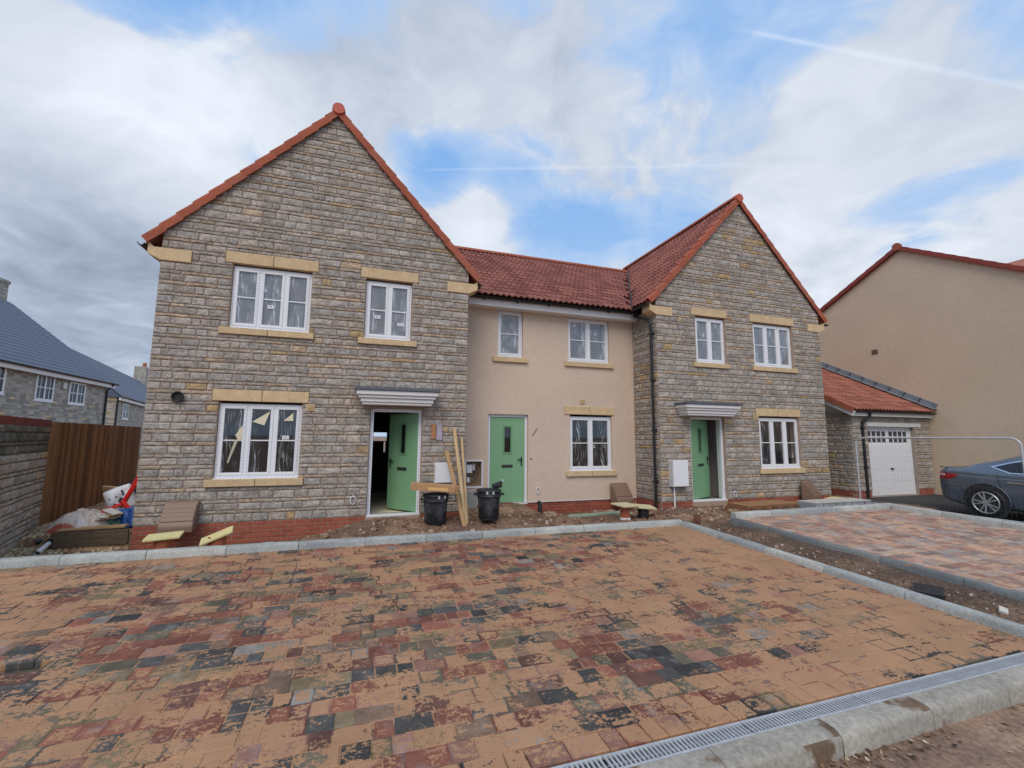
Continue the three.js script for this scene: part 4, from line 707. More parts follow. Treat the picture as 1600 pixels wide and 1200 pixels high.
// larger rubble one can tell apart
{
  const places = [[-0.55, 0.95, 0.06, 'pale rubble stone on the soil nearest the kerb, left of the open door'], [0.25, 0.75, 0.055, 'small tan rubble stone on the soil below the left open door'], [0.95, 0.85, 0.06, 'flat rubble stone on soil just left of the first black bin'], [-1.35, 0.9, 0.05, 'small grey stone by the brick plinth at the low end of the soil'], [-0.2, 0.55, 0.05, 'brown clod on the heap left of the open door'], [4.05, -0.1, 0.12, 'broken orange block lying by the rendered house plinth'], [7.9, 1.25, 0.13, 'grey broken stone beside the timber pallet'], [8.15, 1.45, 0.09, 'smaller broken stone in front of the timber pallet'], [7.65, 1.5, 0.08, 'dark rubble lump at the head of the soil strip'], [5.4, 0.2, 0.1, 'rusty brown lump against the rendered house plinth']];
  places.forEach(([x, z, s, l], i) => { const m = mesh('rubble_stone', pebbleGeo(50 + i, 2), M.rubble, scene); m.position.set(x, soilH(x, z) + s * 0.35, z); m.scale.set(s * 1.3, s * 0.75, s); m.rotation.y = i * 1.3; tag(m, l, 'stone', 'rubble stones on the soil'); });
}

// --- the near drive: tumbled setts with brushed-in sand
const SZ = DZ1 - DZ0, SX = DX1 - DX0;
function sandAt(x, z, full = true) { // above 0: covered by sand. Patches with a ragged outline and a grain
  const wx = (fbm(x * 1.2, z * 1.2, 3, 71) - 0.5) * 0.7, wz = (fbm(x * 1.2 + 9, z * 1.2, 3, 73) - 0.5) * 0.5;
  const big = fbm(x * 1.1 + wx, z * 1.5 + wz, 3, 81) - 0.5, mid = fbm(x * 4 + wx, z * 7.5, 4, 83) - 0.5, fine = fbm(x * 34, z * 46, 4, 85, 0, 0, 0.7) - 0.5;
  const b = 0.01 + 0.02 * sstep(5.0, 3.4, z) + 0.17 * sstep(2.8, 5.4, x + (z - 4) * 0.3) + 0.08 * sstep(-0.8, -3.2, x) * sstep(6.6, 4.4, z) - 0.06 * Math.exp(-(((x - 0.7) / 2.2) ** 2) - (((z - 5.4) / 1.5) ** 2)) + 0.05 * sstep(6.2, 6.7, z) * sstep(1.0, 2.4, x);
  return full ? big * 0.55 + mid * 0.6 + fine * 0.8 + b : big * 0.55 + mid * 0.3 + b - 0.06;
}
const settTones = [[[158, 96, 78], 20], [[142, 84, 70], 15], [[170, 122, 106], 12], [[112, 106, 90], 12], [[80, 82, 82], 14], [[142, 124, 94], 13], [[136, 110, 92], 9], [[112, 74, 66], 8], [[156, 152, 146], 3], [[54, 58, 62], 11]];
const toneSum = settTones.reduce((s, t) => s + t[1], 0);
function settRows(x0, x1, z0, z1, seed, x0f = () => x0, pitch = 0.163) {
  const R = rng(seed), rows = []; const n = Math.round((z1 - z0) / pitch), pz = (z1 - z0) / n;
  let last = 0;
  for (let r = 0; r < n; r++) { const row = [], xs = x0f(z0 + (r + 0.5) * pz); let x = xs - R() * 0.2; while (x < x1) { const q = R(); let l = q < 0.42 ? 0.243 : q < 0.75 ? 0.163 : 0.123; if (x1 - x - l < 0.07) l = x1 - x; let t = R() * toneSum, k = 0; if (R() < 0.12) k = last; else { while (t > settTones[k][1]) { t -= settTones[k][1]; k++; } } last = k; row.push({ a: Math.max(x, xs), b: x + l, tone: mix3(L3(...settTones[k][0]), [0.125, 0.098, 0.074], 0.28), k: 0.78 + 0.44 * R(), s: Math.floor(R() * 9999), tilt: [(R() - 0.5) * 0.012, (R() - 0.5) * 0.012], dy: (R() - 0.5) * 0.004, sb: (R() - 0.5) * 0.34 }); x += l; } rows.push({ z: z0 + r * pz, h: pz, row }); }
  return rows;
}
const settGeoCache = {};
function sett(a, b, z0, z1, y0, y1, dy, ox, oz, sx, sz, depth = 0.05) { // chamfered block following the fall, uv laid over the whole drive
  const J = 0.003, c = 0.006, pos = [], uv = [];
  const ring = (ins, d) => [[a + J + ins, z0 + J + ins], [b - J - ins, z0 + J + ins], [b - J - ins, z1 - J - ins], [a + J + ins, z1 - J - ins]].map(([x, z]) => [x, mix(y0, y1, (z - z0) / (z1 - z0)) + d + dy[0] + dy[1] * (x - a) + dy[2] * (z - z0), z]);
  const r0 = ring(0, -depth), r1 = ring(0, -c), r2 = ring(c, 0);
  const quad = (p, q, r, s) => { for (const v of [p, s, r, p, r, q]) { pos.push(...v); uv.push((v[0] - ox) / sx, (v[2] - oz) / sz); } };
  for (let i = 0; i < 4; i++) { const j = (i + 1) % 4; quad(r0[i], r0[j], r1[j], r1[i]); quad(r1[i], r1[j], r2[j], r2[i]); } quad(...r2);
  const g = new THREE.BufferGeometry(); g.setAttribute('position', new THREE.Float32BufferAttribute(pos, 3)); g.setAttribute('uv', new THREE.Float32BufferAttribute(uv, 2)); g.computeVertexNormals(); return g;
}
function paveMap(rows, x0, z0, sx, sz, W, H, sandFn, sandCol) {
  const d = new Uint8Array(W * H * 4), enc = (v) => 255 * (v <= 0.0031308 ? v * 12.92 : 1.055 * Math.pow(v, 1 / 2.4) - 0.055);
  let ri = 0;
  for (let j = 0; j < H; j++) {
    const z = z0 + (j + 0.5) / H * sz, r = rows[Math.min(rows.length - 1, Math.floor((z - z0) / rows[0].h))]; let k = 0;
    for (let i = 0; i < W; i++) {
      const x = x0 + (i + 0.5) / W * sx; while (k < r.row.length - 1 && x > r.row[k].b) k++; const s = r.row[k];
      const n = fbm(x * 14 + s.s, z * 14, 4, 5), f = vn(x * 150, z * 150, 7), bl = fbm(x * 9 + s.s * 3, z * 9, 3, 9);
      let c = s.tone.map((t) => t * 0.86 * s.k * (0.66 + 0.68 * n) * (0.86 + 0.28 * f)); if (bl > 0.58) c = mix3(c, [0.30, 0.28, 0.26], (bl - 0.58) * 2.6 * ((s.s % 5) / 5)); // pale bloom
      const joint = Math.min(x - s.a, s.b - x, z - r.z, r.z + r.h - z), jn = fbm(x * 5 + 3, z * 5, 4, 66), rim = sstep(0.024, 0.005, joint); let m = sandFn(x, z) + (s.sb ?? 0) - rim * Math.max(0, 1.2 * (jn - 0.46)); if (joint < 0.0055) m = jn < 0.52 ? 0.1 : Math.min(m, -0.1); const gr = vn(x * 210, z * 210, 3), g2 = fbm(x * 3, z * 3, 4, 44);
      const t = sstep(-0.02, 0.025, m + (gr - 0.5) * 0.24); const sd = sandCol.map((v) => v * (0.86 + 0.24 * gr) * (0.82 + 0.36 * g2)); c = mix3(c, sd, t * 0.97);
      const o = (j * W + i) * 4; d[o] = enc(c[0]); d[o + 1] = enc(c[1]); d[o + 2] = enc(c[2]); d[o + 3] = 255;
    }
  }
  const t = new THREE.DataTexture(d, W, H); t.colorSpace = THREE.SRGBColorSpace; t.magFilter = THREE.LinearFilter; t.minFilter = THREE.LinearMipmapLinearFilter; t.generateMipmaps = true; t.needsUpdate = true; return t;
}
const settBump = tex(0.5, 256, (u, v) => g3(0.6 * F(u, v, 18, 4, 3) + 0.4 * F(u, v, 70, 2, 9)), false);
function layDrive(parent, rows, x0, z0, sx, sz, P, mat, keep, most = 300, skip = () => false) {
  const list = []; for (const r of rows) for (const s of r.row) { if (!keep((s.a + s.b) / 2, r.z) || skip(s, r)) continue; list.push({ s, r, d: Math.hypot((s.a + s.b) / 2 - CAM.x, r.z + r.h / 2 - CAM.z), seen: true }); }
  const vis = (e) => { const v = new THREE.Vector3((e.s.a + e.s.b) / 2, P(e.r.z), e.r.z).project(camera); return Math.abs(v.x) < 1.03 && Math.abs(v.y) < 1.03 && v.z < 1; };
  camera.updateMatrixWorld(true); camera.updateProjectionMatrix();
  list.forEach((e) => { e.score = (e.s.b - e.s.a) / Math.pow(e.d, 3) * (vis(e) ? 1 : 0.001); }); list.sort((p, q) => q.score - p.score);
  const rest = []; list.forEach(({ s, r }, i) => { const g = sett(s.a, s.b, r.z, r.z + r.h, P(r.z), P(r.z + r.h), [s.dy, ...s.tilt], x0, z0, sx, sz); if (i < most) mesh('paving_block', g, mat, parent); else rest.push(g); });
  if (rest.length) tag(mesh('paving_blocks', merge(rest), mat, parent), null, null, null, 'stuff');
}
{
  const drive = ground('block_paved_drive'), rows = settRows(DX0, DX1, DZ0, DZ1, 17);
  const map = paveMap(rows, DX0, DZ0, SX, SZ, 2048, 2048, sandAt, L3(172, 132, 100));
  const mat = phy({ name: 'setts', map, bumpMap: settBump, bumpScale: 0.0, roughness: 0.82 }), sandMat = phy({ name: 'jointing_sand', map, roughness: 1 });
  const hole = (s, r) => s.a < -2.3 && s.b > -2.5 && Math.abs(r.z - 4.75) < 0.1;
  layDrive(drive, rows, DX0, DZ0, SX, SZ, PV, mat, (x, z) => x > -5.4 + Math.max(0, z - 2) * 0.35, 300, hole);
  // jointing sand: fills the joints and stands a millimetre or two proud where it lies thick
  const nx = 520, nz = 250, g = new THREE.PlaneGeometry(SX, SZ, nx, nz).rotateX(-Math.PI / 2).translate((DX0 + DX1) / 2, 0, (DZ0 + DZ1) / 2), p = g.attributes.position, uv = g.attributes.uv;
  for (let i = 0; i < p.count; i++) {
    const x = p.getX(i), z = p.getZ(i), m = sandAt(x, z, false), near = sstep(6.62, 6.8, z); let y = PV(z) - 0.0045 + 0.0085 * sstep(0.14, 0.3, m) + 0.002 * (fbm(x * 12, z * 12, 3, 5) - 0.5) - near * 0.03;
    if (x > -2.62 && x < -2.2 && z > 4.7 && z < 5.0) y -= 0.05;
    p.setY(i, y); uv.setXY(i, (x - DX0) / SX, (z - DZ0) / SZ);
  }
  g.computeVertexNormals(); tag(mesh('jointing_sand', g, sandMat, drive), null, null, null, 'stuff');
}
{ // second drive: cleaner setts laid the same way
  const x0 = 6.8, x1 = 11.55, z0 = 2.16, z1 = 6.9, kx = (z) => mix(7.05, 6.96, (z - 2.05) / 4.9), drive = ground('block_paved_drive'), rows = settRows(x0, x1, z0, z1, 19, kx);
  const t2 = [[186, 146, 128], [176, 128, 110], [166, 160, 156], [150, 148, 148], [196, 166, 140], [158, 110, 98], [184, 172, 160], [128, 118, 112], [172, 140, 124]]; const R = rng(5); for (const r of rows) for (const s of r.row) s.tone = mix3(L3(...t2[Math.floor(R() * t2.length)]), L3(178, 148, 130), 0.4);
  const map = paveMap(rows, x0, z0, x1 - x0, z1 - z0, 1024, 1024, (x, z) => fbm(x * 4, z * 5, 4, 81) * 0.6 + (fbm(x * 24, z * 24, 3, 85) - 0.5) * 0.4 - 0.46, L3(200, 160, 130));
  layDrive(drive, rows, x0, z0, x1 - x0, z1 - z0, PV2, phy({ name: 'setts_pale', map, roughness: 0.85 }), () => true, 300);
  const jg = new THREE.PlaneGeometry(1, 1, 8, 12).rotateX(-Math.PI / 2), jp = jg.attributes.position; for (let i = 0; i < jp.count; i++) { const z = mix(z0, z1, jp.getZ(i) + 0.5); jp.setXYZ(i, mix(kx(z), x1, jp.getX(i) + 0.5), PV2(z) - 0.005, z); } jg.computeVertexNormals();
  mesh('jointing_sand', uvm(jg), std({ color: scol(170, 132, 104), roughness: 1 }), drive);
}

// --- kerbs: every kerb stone is a piece
function kerbRun(name, a, b, joints, w, top, bottom, face, seed, mats = M.kerb) { // a,b: [x,z] of the face line; face = +1 when the stone lies to the left of a->b
  const k = ground(name), R = rng(seed), d = new THREE.Vector2(b[0] - a[0], b[1] - a[1]), L = d.length(); d.normalize();
  const n = new THREE.Vector2(-d.y, d.x).multiplyScalar(-face); // away from the face, towards the back of the kerb
  let js = [0]; while (js[js.length - 1] < L - 0.3) js.push(Math.min(L, js[js.length - 1] + joints * (1 + (R() - 0.5) * 0.02))); js[js.length - 1] = L;
  for (let i = 0; i + 1 < js.length; i++) {
    const s0 = js[i] + 0.004, s1 = js[i + 1] - 0.004, dz = (R() - 0.5) * 0.006, pos = [];
    const P = (s, t, y) => { const x = a[0] + d.x * s + n.x * (t + dz), z = a[1] + d.y * s + n.y * (t + dz); return [x, y(z), z]; };
    const prof = [[0, bottom], [0, (z) => top(z) - 0.045], [0.018, (z) => top(z) - 0.012], [0.032, (z) => top(z)], [w - 0.008, (z) => top(z)], [w, (z) => top(z) - 0.008], [w, bottom]];
    const idx = [], pts = []; const nS = 6;
    for (let q = 0; q <= nS; q++) for (const [t, y] of prof) { const e = (q === 0 || q === nS) && t < w ? 0.003 : 0; const s = mix(s0, s1, q / nS); pts.push(P(s, t, (z) => y(z) - e + (R() - 0.5) * 0.0015)); }
    const m = prof.length; for (let q = 0; q < nS; q++) for (let r = 0; r + 1 < m; r++) { const A = q * m + r; idx.push(A, A + 1, A + m, A + 1, A + 1 + m, A + m); }
    for (let r = 1; r + 1 < m; r++) { idx.push(0, r + 1, r); idx.push(nS * m, nS * m + r, nS * m + r + 1); }
    let g = new THREE.BufferGeometry(); g.setAttribute('position', new THREE.Float32BufferAttribute(pts.flat(), 3)); if (face < 0) idx.reverse(); g.setIndex(idx); g = uvm(toCreasedNormals(g, 0.7), R() * 4, R() * 4);
    mesh('kerb_stone', g, mats[Math.floor(R() * mats.length)], k);
  }
  return k;
}
const flat = (y) => () => y;
kerbRun('kerb', [-6.35, 1.90], [5.86, 2.06], 0.923, 0.125, flat(0.022), (z) => -0.25, 1, 3);
kerbRun('kerb', [5.80, 2.08], [5.80, 6.86], 0.92, 0.125, (z) => PV(z) + 0.085, (z) => PV(z) - 0.2, 1, 5);
kerbRun('kerb', [6.99, 2.05], [6.90, 6.95], 0.92, 0.07, (z) => PV2(z) + 0.012, (z) => PV2(z) - 0.35, 1, 7, M.kerbDark);
kerbRun('kerb', [7.05, 2.16], [11.7, 2.16], 0.92, 0.125, (z) => PV2(z) + 0.10, (z) => PV2(z) - 0.2, 1, 9);
kerbRun('kerb', [11.5, 2.2], [11.5, 6.95], 0.92, 0.125, (z) => PV2(z) + 0.11, (z) => PV2(z) - 0.2, 1, 11);
// chunky road kerb with a battered, rounded front, and the slotted channel behind it
{
  const k = ground('road_kerb'), R = rng(12); const js = [-2.5, -1.58, -0.67, 0.24, 1.125, 1.99, 2.87, 3.72, 4.57, 5.45, 6.36, 7.27, 8.2];
  for (let i = 0; i + 1 < js.length; i++) {
    const s = new THREE.Shape(), z0 = 6.985, zt = 7.115, zb = 7.165, yt = -0.232 + (R() - 0.5) * 0.004, yb = -0.5; // (z, y)
    s.moveTo(z0, yb); s.lineTo(z0, yt - 0.006); s.lineTo(z0 + 0.006, yt); s.lineTo(zt - 0.03, yt); s.quadraticCurveTo(zt + 0.012, yt - 0.004, zt + 0.022, yt - 0.04); s.lineTo(zb - 0.02, yb); s.closePath();
    const g = new THREE.ExtrudeGeometry(s, { depth: js[i + 1] - js[i] - 0.02, bevelEnabled: true, bevelSize: 0.007, bevelThickness: 0.007, bevelSegments: 2, curveSegments: 8, steps: 1 }).rotateY(-Math.PI / 2).scale(-1, 1, 1); // x = extrusion, z = profile x
    const q = g.toNonIndexed ? (g.index ? g.toNonIndexed() : g) : g; const p = q.attributes.position; for (let t = 0; t < p.count; t += 3) { const a = [p.getX(t + 1), p.getY(t + 1), p.getZ(t + 1)]; p.setXYZ(t + 1, p.getX(t + 2), p.getY(t + 2), p.getZ(t + 2)); p.setXYZ(t + 2, ...a); }
    q.computeVertexNormals(); const h = uvm(toCreasedNormals(q, 0.6), R() * 3, R() * 3); h.translate(js[i] + 0.01, 0, 0);
    mesh('kerb_stone', h, M.roadKerb, k);
  }
  const c = ground('drainage_channel'); mesh('channel', merge([box(-3, 9, -0.5, -0.245, 6.845, 6.858), box(-3, 9, -0.5, -0.245, 6.967, 6.98), box(-3, 9, -0.5, -0.48, 6.859, 6.966)]), M.drainDark, c);
  for (let i = 0; i < 11; i++) { const x0 = -2.63 + i * 1.0 + 0.003, x1 = x0 + 0.994, y1 = -0.231, y0 = y1 - 0.014, g = [box(x0, x1, y0, y1 + 0.001, 6.848, 6.866), box(x0, x1, y0, y1 + 0.001, 6.962, 6.980)]; for (let t = 0; t < 34; t++) { const x = x0 + 0.004 + t * 0.0292; g.push(box(x, x + 0.0125, y0 + 0.001, y1, 6.866, 6.962)); } g.push(box(x0, x1, y0 - 0.004, y0 - 0.001, 6.91, 6.92)); mesh('grate', merge(g), M.steel, c); }
}
// dry leaves blown against the kerb
{
  const s = new THREE.Shape(); s.moveTo(0, -0.5); s.quadraticCurveTo(0.36, -0.25, 0.3, 0.05); s.lineTo(0.16, 0.1); s.quadraticCurveTo(0.14, 0.4, 0, 0.55); s.quadraticCurveTo(-0.16, 0.36, -0.14, 0.08); s.lineTo(-0.3, 0.02); s.quadraticCurveTo(-0.3, -0.3, 0, -0.5);
  const g = new THREE.ShapeGeometry(s, 4), p = g.attributes.position; for (let i = 0; i < p.count; i++) p.setZ(i, 0.5 * p.getX(i) ** 2 + 0.2 * p.getY(i) ** 2 * (p.getX(i) > 0 ? 1 : -0.4)); g.computeVertexNormals();
  const R = rng(8), n = 190, im = new THREE.InstancedMesh(uvm(g), std({ name: 'dry_leaf', color: 0xffffff, roughness: 0.9, side: THREE.DoubleSide }), n), m = new THREE.Matrix4(), q = new THREE.Quaternion();
  for (let i = 0; i < n; i++) { const cl = R(), x = cl < 0.45 ? 2.3 + R() * 1.3 + (R() + R() - 1) * 0.3 : mix(1.6, 6.5, R()), z = 7.17 + (cl < 0.75 ? Math.pow(R(), 2.2) * 0.16 : R() * 0.9), sc = 0.022 + 0.03 * R(); m.compose(new THREE.Vector3(x, -0.352 + 0.012 * R(), z), q.setFromEuler(new THREE.Euler(-Math.PI / 2 + (R() - 0.5) * 1.3, (R() - 0.5) * 1.3, R() * 6.3, 'YXZ')), new THREE.Vector3(sc, sc, sc)); im.setMatrixAt(i, m); const t = R(); im.setColorAt(i, new THREE.Color().setRGB(...(t < 0.5 ? mix3(L3(92, 66, 46), L3(140, 108, 80), R()) : t < 0.8 ? mix3(L3(150, 124, 98), L3(190, 168, 142), R()) : L3(66, 48, 38)))); }
  im.name = 'fallen_leaves'; im.castShadow = im.receiveShadow = true; tag(im, 'dry brown leaves blown along the foot of the road kerb', 'leaves', null, 'stuff'); scene.add(im);
}
// ---------------------------------------------------------------- garden wall and fence on the left
{
  const A = [-4.6, 1.75], B = [-5.41, -1.03], L = Math.hypot(B[0] - A[0], B[1] - A[1]), u = new THREE.Vector3((B[0] - A[0]) / L, 0, (B[1] - A[1]) / L), w = new THREE.Vector3(-u.z, 0, u.x);
  const m = new THREE.Matrix4().makeBasis(u, new THREE.Vector3(0, 1, 0), w).setPosition(A[0], 0, A[1]);
  const g = thing('garden_wall', 'mossy grey stone garden wall with red brick coping at the left edge', 'wall');
  const core = mesh('wall', box(0, L - 0.01, -0.6, 1.69, -0.33, -0.012).applyMatrix4(m), M.mortarGrey, g);
  const list = courses(0, L, -0.42, 1.69, [], [], 63, { warm: 0.8 }); for (const s of list) { const k = 1.35; s.c = mix3(s.c, [0.30, 0.265, 0.19], 0.35).map((v) => v * k); if (s.cy > 1.25) s.c = mix3(s.c, [0.075, 0.085, 0.05], 0.55 + 0.3 * ((s.seed % 100) / 100)); }
  layStones(core, [{ list, matrix: m, depth: 2.3 }], 300);
  const R = rng(2); for (let x = 0; x < L; x += 0.076) mesh('coping_brick', paint(rbox(x + 0.003, x + 0.071, 1.70, 1.815 + R() * 0.004, -0.29, 0.012, 0.006).applyMatrix4(m), mix3(L3(136, 62, 46), L3(116, 54, 42), R())), M.brick, g);
  mesh('coping_bed', box(0, L, 1.691, 1.79, -0.27, -0.004).applyMatrix4(m), M.brickMortar, g);
}
{
  const g = thing('board_fence', 'dark brown close-boarded timber fence between garden wall and left house', 'fence'), A = [-5.43, -1.10], B = [-6.35, -6.9], L = Math.hypot(B[0] - A[0], B[1] - A[1]), d = [(B[0] - A[0]) / L, (B[1] - A[1]) / L], R = rng(7);
  const m = new THREE.Matrix4().makeBasis(new THREE.Vector3(d[0], 0, d[1]), new THREE.Vector3(0, 1, 0), new THREE.Vector3(-d[1], 0, d[0])).setPosition(A[0], 0, A[1]);
  const n = Math.round(L / 0.128); // feather-edged boards, each lapping the last
  for (let i = 0; i < n; i++) { const x = i * L / n, top = 1.79 + (R() - 0.5) * 0.012; const b = uvm(new THREE.ExtrudeGeometry(new THREE.Shape([[0, -0.004], [0, -0.010], [0.142, -0.03], [0.148, -0.028], [0.148, -0.018]].map((q) => new THREE.Vector2(...q))), { depth: top + 0.42, bevelEnabled: false }).rotateX(-Math.PI / 2), R() * 3, R() * 3); b.translate(x, -0.42, (R() - 0.5) * 0.006).applyMatrix4(m); mesh('board', b, M.fence[Math.floor(R() * 4)], g); }
  for (const y of [0.1, 0.85, 1.55]) mesh('rail', box(0, L, y, y + 0.08, -0.06, -0.012).applyMatrix4(m), M.fence[3], g);
  for (let i = 0; i < 3; i++) mesh('post', box(0.1 + i * 2.6, 0.2 + i * 2.6, -0.6, 1.75, -0.165, -0.062).applyMatrix4(m), M.fence[1], g);
}
// site clutter in the gap beside the left house
function crumple(rx, rz, h, seed, n = 40, k = 3.2) { // a heap of thin sheeting: sharp ridged folds
  const g = new THREE.PlaneGeometry(2, 2, n, n).rotateX(-Math.PI / 2), p = g.attributes.position;
  for (let i = 0; i < p.count; i++) { let x = p.getX(i), z = p.getZ(i); const sq = Math.max(Math.abs(x), Math.abs(z)), c = Math.hypot(x, z) || 1; x *= sq / c; z *= sq / c; const r = Math.hypot(x, z), a = Math.atan2(z, x), rr = 0.8 + 0.4 * vn(a * 2.2 + 20, 1, seed); const rid = 1 - 2.2 * Math.abs(fbm(x * k + seed, z * k, 4, seed) * 2 - 1); p.setXYZ(i, x * rx * rr, h * (1 - r ** 2.4) * (0.45 + 0.65 * fbm(x * 2 + 7, z * 2, 3, seed + 2)) + 0.16 * h * (rid - 0.6) * 2 * (1 - r * 0.6), z * rz * rr); }
  g.computeVertexNormals(); return g;
}
function sack(w, h, d, seed) { // a filled paper or plastic sack: pillowed with puckered ends
  const g = mergeVertices(new THREE.BoxGeometry(1, 1, 1, 14, 14, 8).deleteAttribute('uv').deleteAttribute('normal')), p = g.attributes.position;
  for (let i = 0; i < p.count; i++) { const x = p.getX(i) * 2, y = p.getY(i) * 2, z = p.getZ(i) * 2, e = Math.pow(Math.max(0, 1 - Math.abs(y) ** 4), 0.5), ex = Math.pow(Math.max(0, 1 - Math.abs(x) ** 4), 0.5); const n = fbm(x * 2 + seed, y * 2 + z, 4, seed) - 0.5; p.setXYZ(i, x * w / 2 * (0.92 + 0.08 * e), y * h / 2 * (0.95 + 0.05 * ex), z * d / 2 * (0.2 + 0.8 * e * ex) + n * 0.09); }
  const f = g.toNonIndexed(); const q = mergeVertices(f); q.computeVertexNormals(); return q;
}
{
  mesh('retaining_board', bar([-4.66, -0.13, 0.0], [-3.64, -0.115, 0.02], 0.24, 0.045), std({ color: scol(120, 104, 84), map: T.wood, roughness: 0.9 }), scene); tag(scene.children.at(-1), 'weathered timber board on edge holding back the gravel beside the left house', 'board');
  const edge = mesh('plank', bar([-4.6, 0.02, -0.07], [-3.7, 0.045, -0.05], 0.03, 0.16), M.wood2, scene); tag(edge, 'flat pale plank on top of the timber board beside the gravel', 'plank');
  const sh = thing('plastic_sheeting', 'crumpled pinkish clear plastic sheeting heaped on gravel by the fence', 'sheeting', null, [-4.42, -0.03, -0.4]);
  mesh('sheet', crumple(0.5, 0.34, 0.34, 3, 64, 6), M.plasticPink, sh); const g2 = mesh('green_netting', crumple(0.2, 0.16, 0.24, 9), std({ color: scol(92, 128, 104), roughness: 0.5, side: THREE.DoubleSide }), sh); g2.position.set(0.36, 0.03, 0.06); const g3_ = mesh('white_wrap', crumple(0.24, 0.2, 0.3, 12), std({ color: scol(214, 206, 202), roughness: 0.35, side: THREE.DoubleSide }), sh); g3_.position.set(0.08, 0.02, 0.1); const rr = mesh('red_wrap', crumple(0.2, 0.1, 0.14, 15), std({ color: scol(172, 84, 66), roughness: 0.5, side: THREE.DoubleSide }), sh); rr.position.set(-0.18, 0.0, 0.26);
  const bag = mesh('plaster_sack', sack(0.42, 0.5, 0.24, 4), M.bagWhite, scene); bag.position.set(-4.2, 0.36, -1.0); bag.rotation.set(-0.3, 0.3, 0.5); tag(bag, 'white sack with black print leaning behind the plastic sheeting', 'sack');
  mesh('print', merge([[-0.1, 0.06, 0.12], [-0.02, -0.02, 0.09], [0.05, 0.1, 0.1], [-0.08, -0.1, 0.14]].map(([x, y, w], i) => { const g = new THREE.BoxGeometry(w, 0.03 + 0.02 * (i % 2), 0.012).rotateZ(i * 0.8).translate(x, y, 0.125); return uvm(g); })), M.black, bag);
  const bb = mesh('rubbish_bag', sack(0.36, 0.36, 0.3, 8), M.bin, scene); bb.position.set(-4.0, 0.5, -1.28); tag(bb, 'black plastic bag behind the white sack beside the left house', 'bag');
  const rf = thing('red_frame', 'red plastic A-shaped barrier frame leaning on the corner of left house', 'frame');
  mesh('leg', bar([-4.02, 0.34, -0.62], [-3.74, 1.02, -0.66], 0.07, 0.05), M.red, rf); mesh('leg', bar([-4.02, 0.34, -0.6], [-3.72, 0.92, -0.56], 0.05, 0.05), M.red, rf); mesh('foot', bar([-4.34, 0.18, -0.5], [-3.98, 0.36, -0.6], 0.06, 0.05), M.red, rf); mesh('foot', bar([-4.02, 0.38, -0.58], [-3.84, 0.2, -0.5], 0.07, 0.06), M.red, rf);
  const tp = mesh('blue_sheet', crumple(0.3, 0.24, 0.36, 21), M.blue, scene); tp.position.set(-3.86, -0.02, -0.45); tag(tp, 'crumpled blue plastic sheet at the corner of the left house', 'sheet');
  const st = thing('offcut_stack', 'small pile of pale board offcuts beside the blue sheet', 'offcuts', null, [-4.02, 0.13, -0.24]); for (let i = 0; i < 6; i++) { const b = mesh('offcut', rbox(-0.16, 0.14, 0, 0.014, -0.07, 0.07, 0.003), i % 2 ? M.plaster : M.wood2, st); b.position.set((i % 3) * 0.02 - 0.02, i * 0.026, (i % 2) * 0.03); b.rotation.set(0.05 * i - 0.1, i * 0.5, 0.12); }
  const ff = mesh('timber_offcut', bar([-5.2, 0.42, -2.6], [-4.3, 0.36, -2.3], 0.12, 0.05), M.wood, scene); tag(ff, 'pale timber offcut behind the white sack against the fence', 'timber');
  const pp = thing('pipe_offcut', 'white plastic pipe lying on gravel by the garden wall', 'pipe'); mesh('pipe', tube([[-4.5, -0.19, 0.62], [-4.62, -0.17, 0.2], [-4.68, -0.15, -0.02]], 0.035, 12, 12), M.upvc, pp); mesh('coupling', tube([[-4.66, -0.15, 0.08], [-4.70, -0.12, -0.12], [-4.86, -0.14, 0.02]], 0.045, 12, 12), M.black, pp);
}
// brown gas-meter covers, pads on drain stubs
function gasCover(at, turn, label) { // profile: sloping lid with curved front, ribbed
  const o = thing('gas_meter_cover', label, 'meter cover', null, at, turn), s = new THREE.Shape(); // (depth, height)
  s.moveTo(0, 0); s.lineTo(0.3, 0); s.lineTo(0.3, 0.05); s.quadraticCurveTo(0.3, 0.10, 0.26, 0.15); s.lineTo(0.06, 0.42); s.quadraticCurveTo(0.04, 0.45, 0, 0.46); s.closePath();
  const g = uvm(new THREE.ExtrudeGeometry(s, { depth: 0.46, bevelEnabled: true, bevelSize: 0.012, bevelThickness: 0.012, bevelSegments: 2, curveSegments: 8 })).rotateY(-Math.PI / 2).translate(0.23, 0, 0);
  mesh('cover', g, M.gasBrown, o);
  for (let i = 0; i < 4; i++) { const t = (i + 0.5) / 4, z = mix(0.262, 0.075, t), y = mix(0.165, 0.415, t); const r = mesh('lid_rib', rbox(-0.228, 0.228, -0.0385, 0.0385, -0.006, 0.008, 0.003), M.gasBrown, o); r.position.set(0, y, z + 0.012); r.rotation.x = -Math.atan2(0.2, 0.27); }
  return o;
}
gasCover([-2.9, -0.03, 0.06], 0.06, 'brown ribbed meter cover at the left corner of left house');
gasCover([6.35, -0.06, -0.98], 0.05, 'brown ribbed meter cover in the corner beside the black downpipe');
gasCover([11.55, -0.02, 0.06], 0.35, 'brown ribbed meter cover at the right corner of right house');
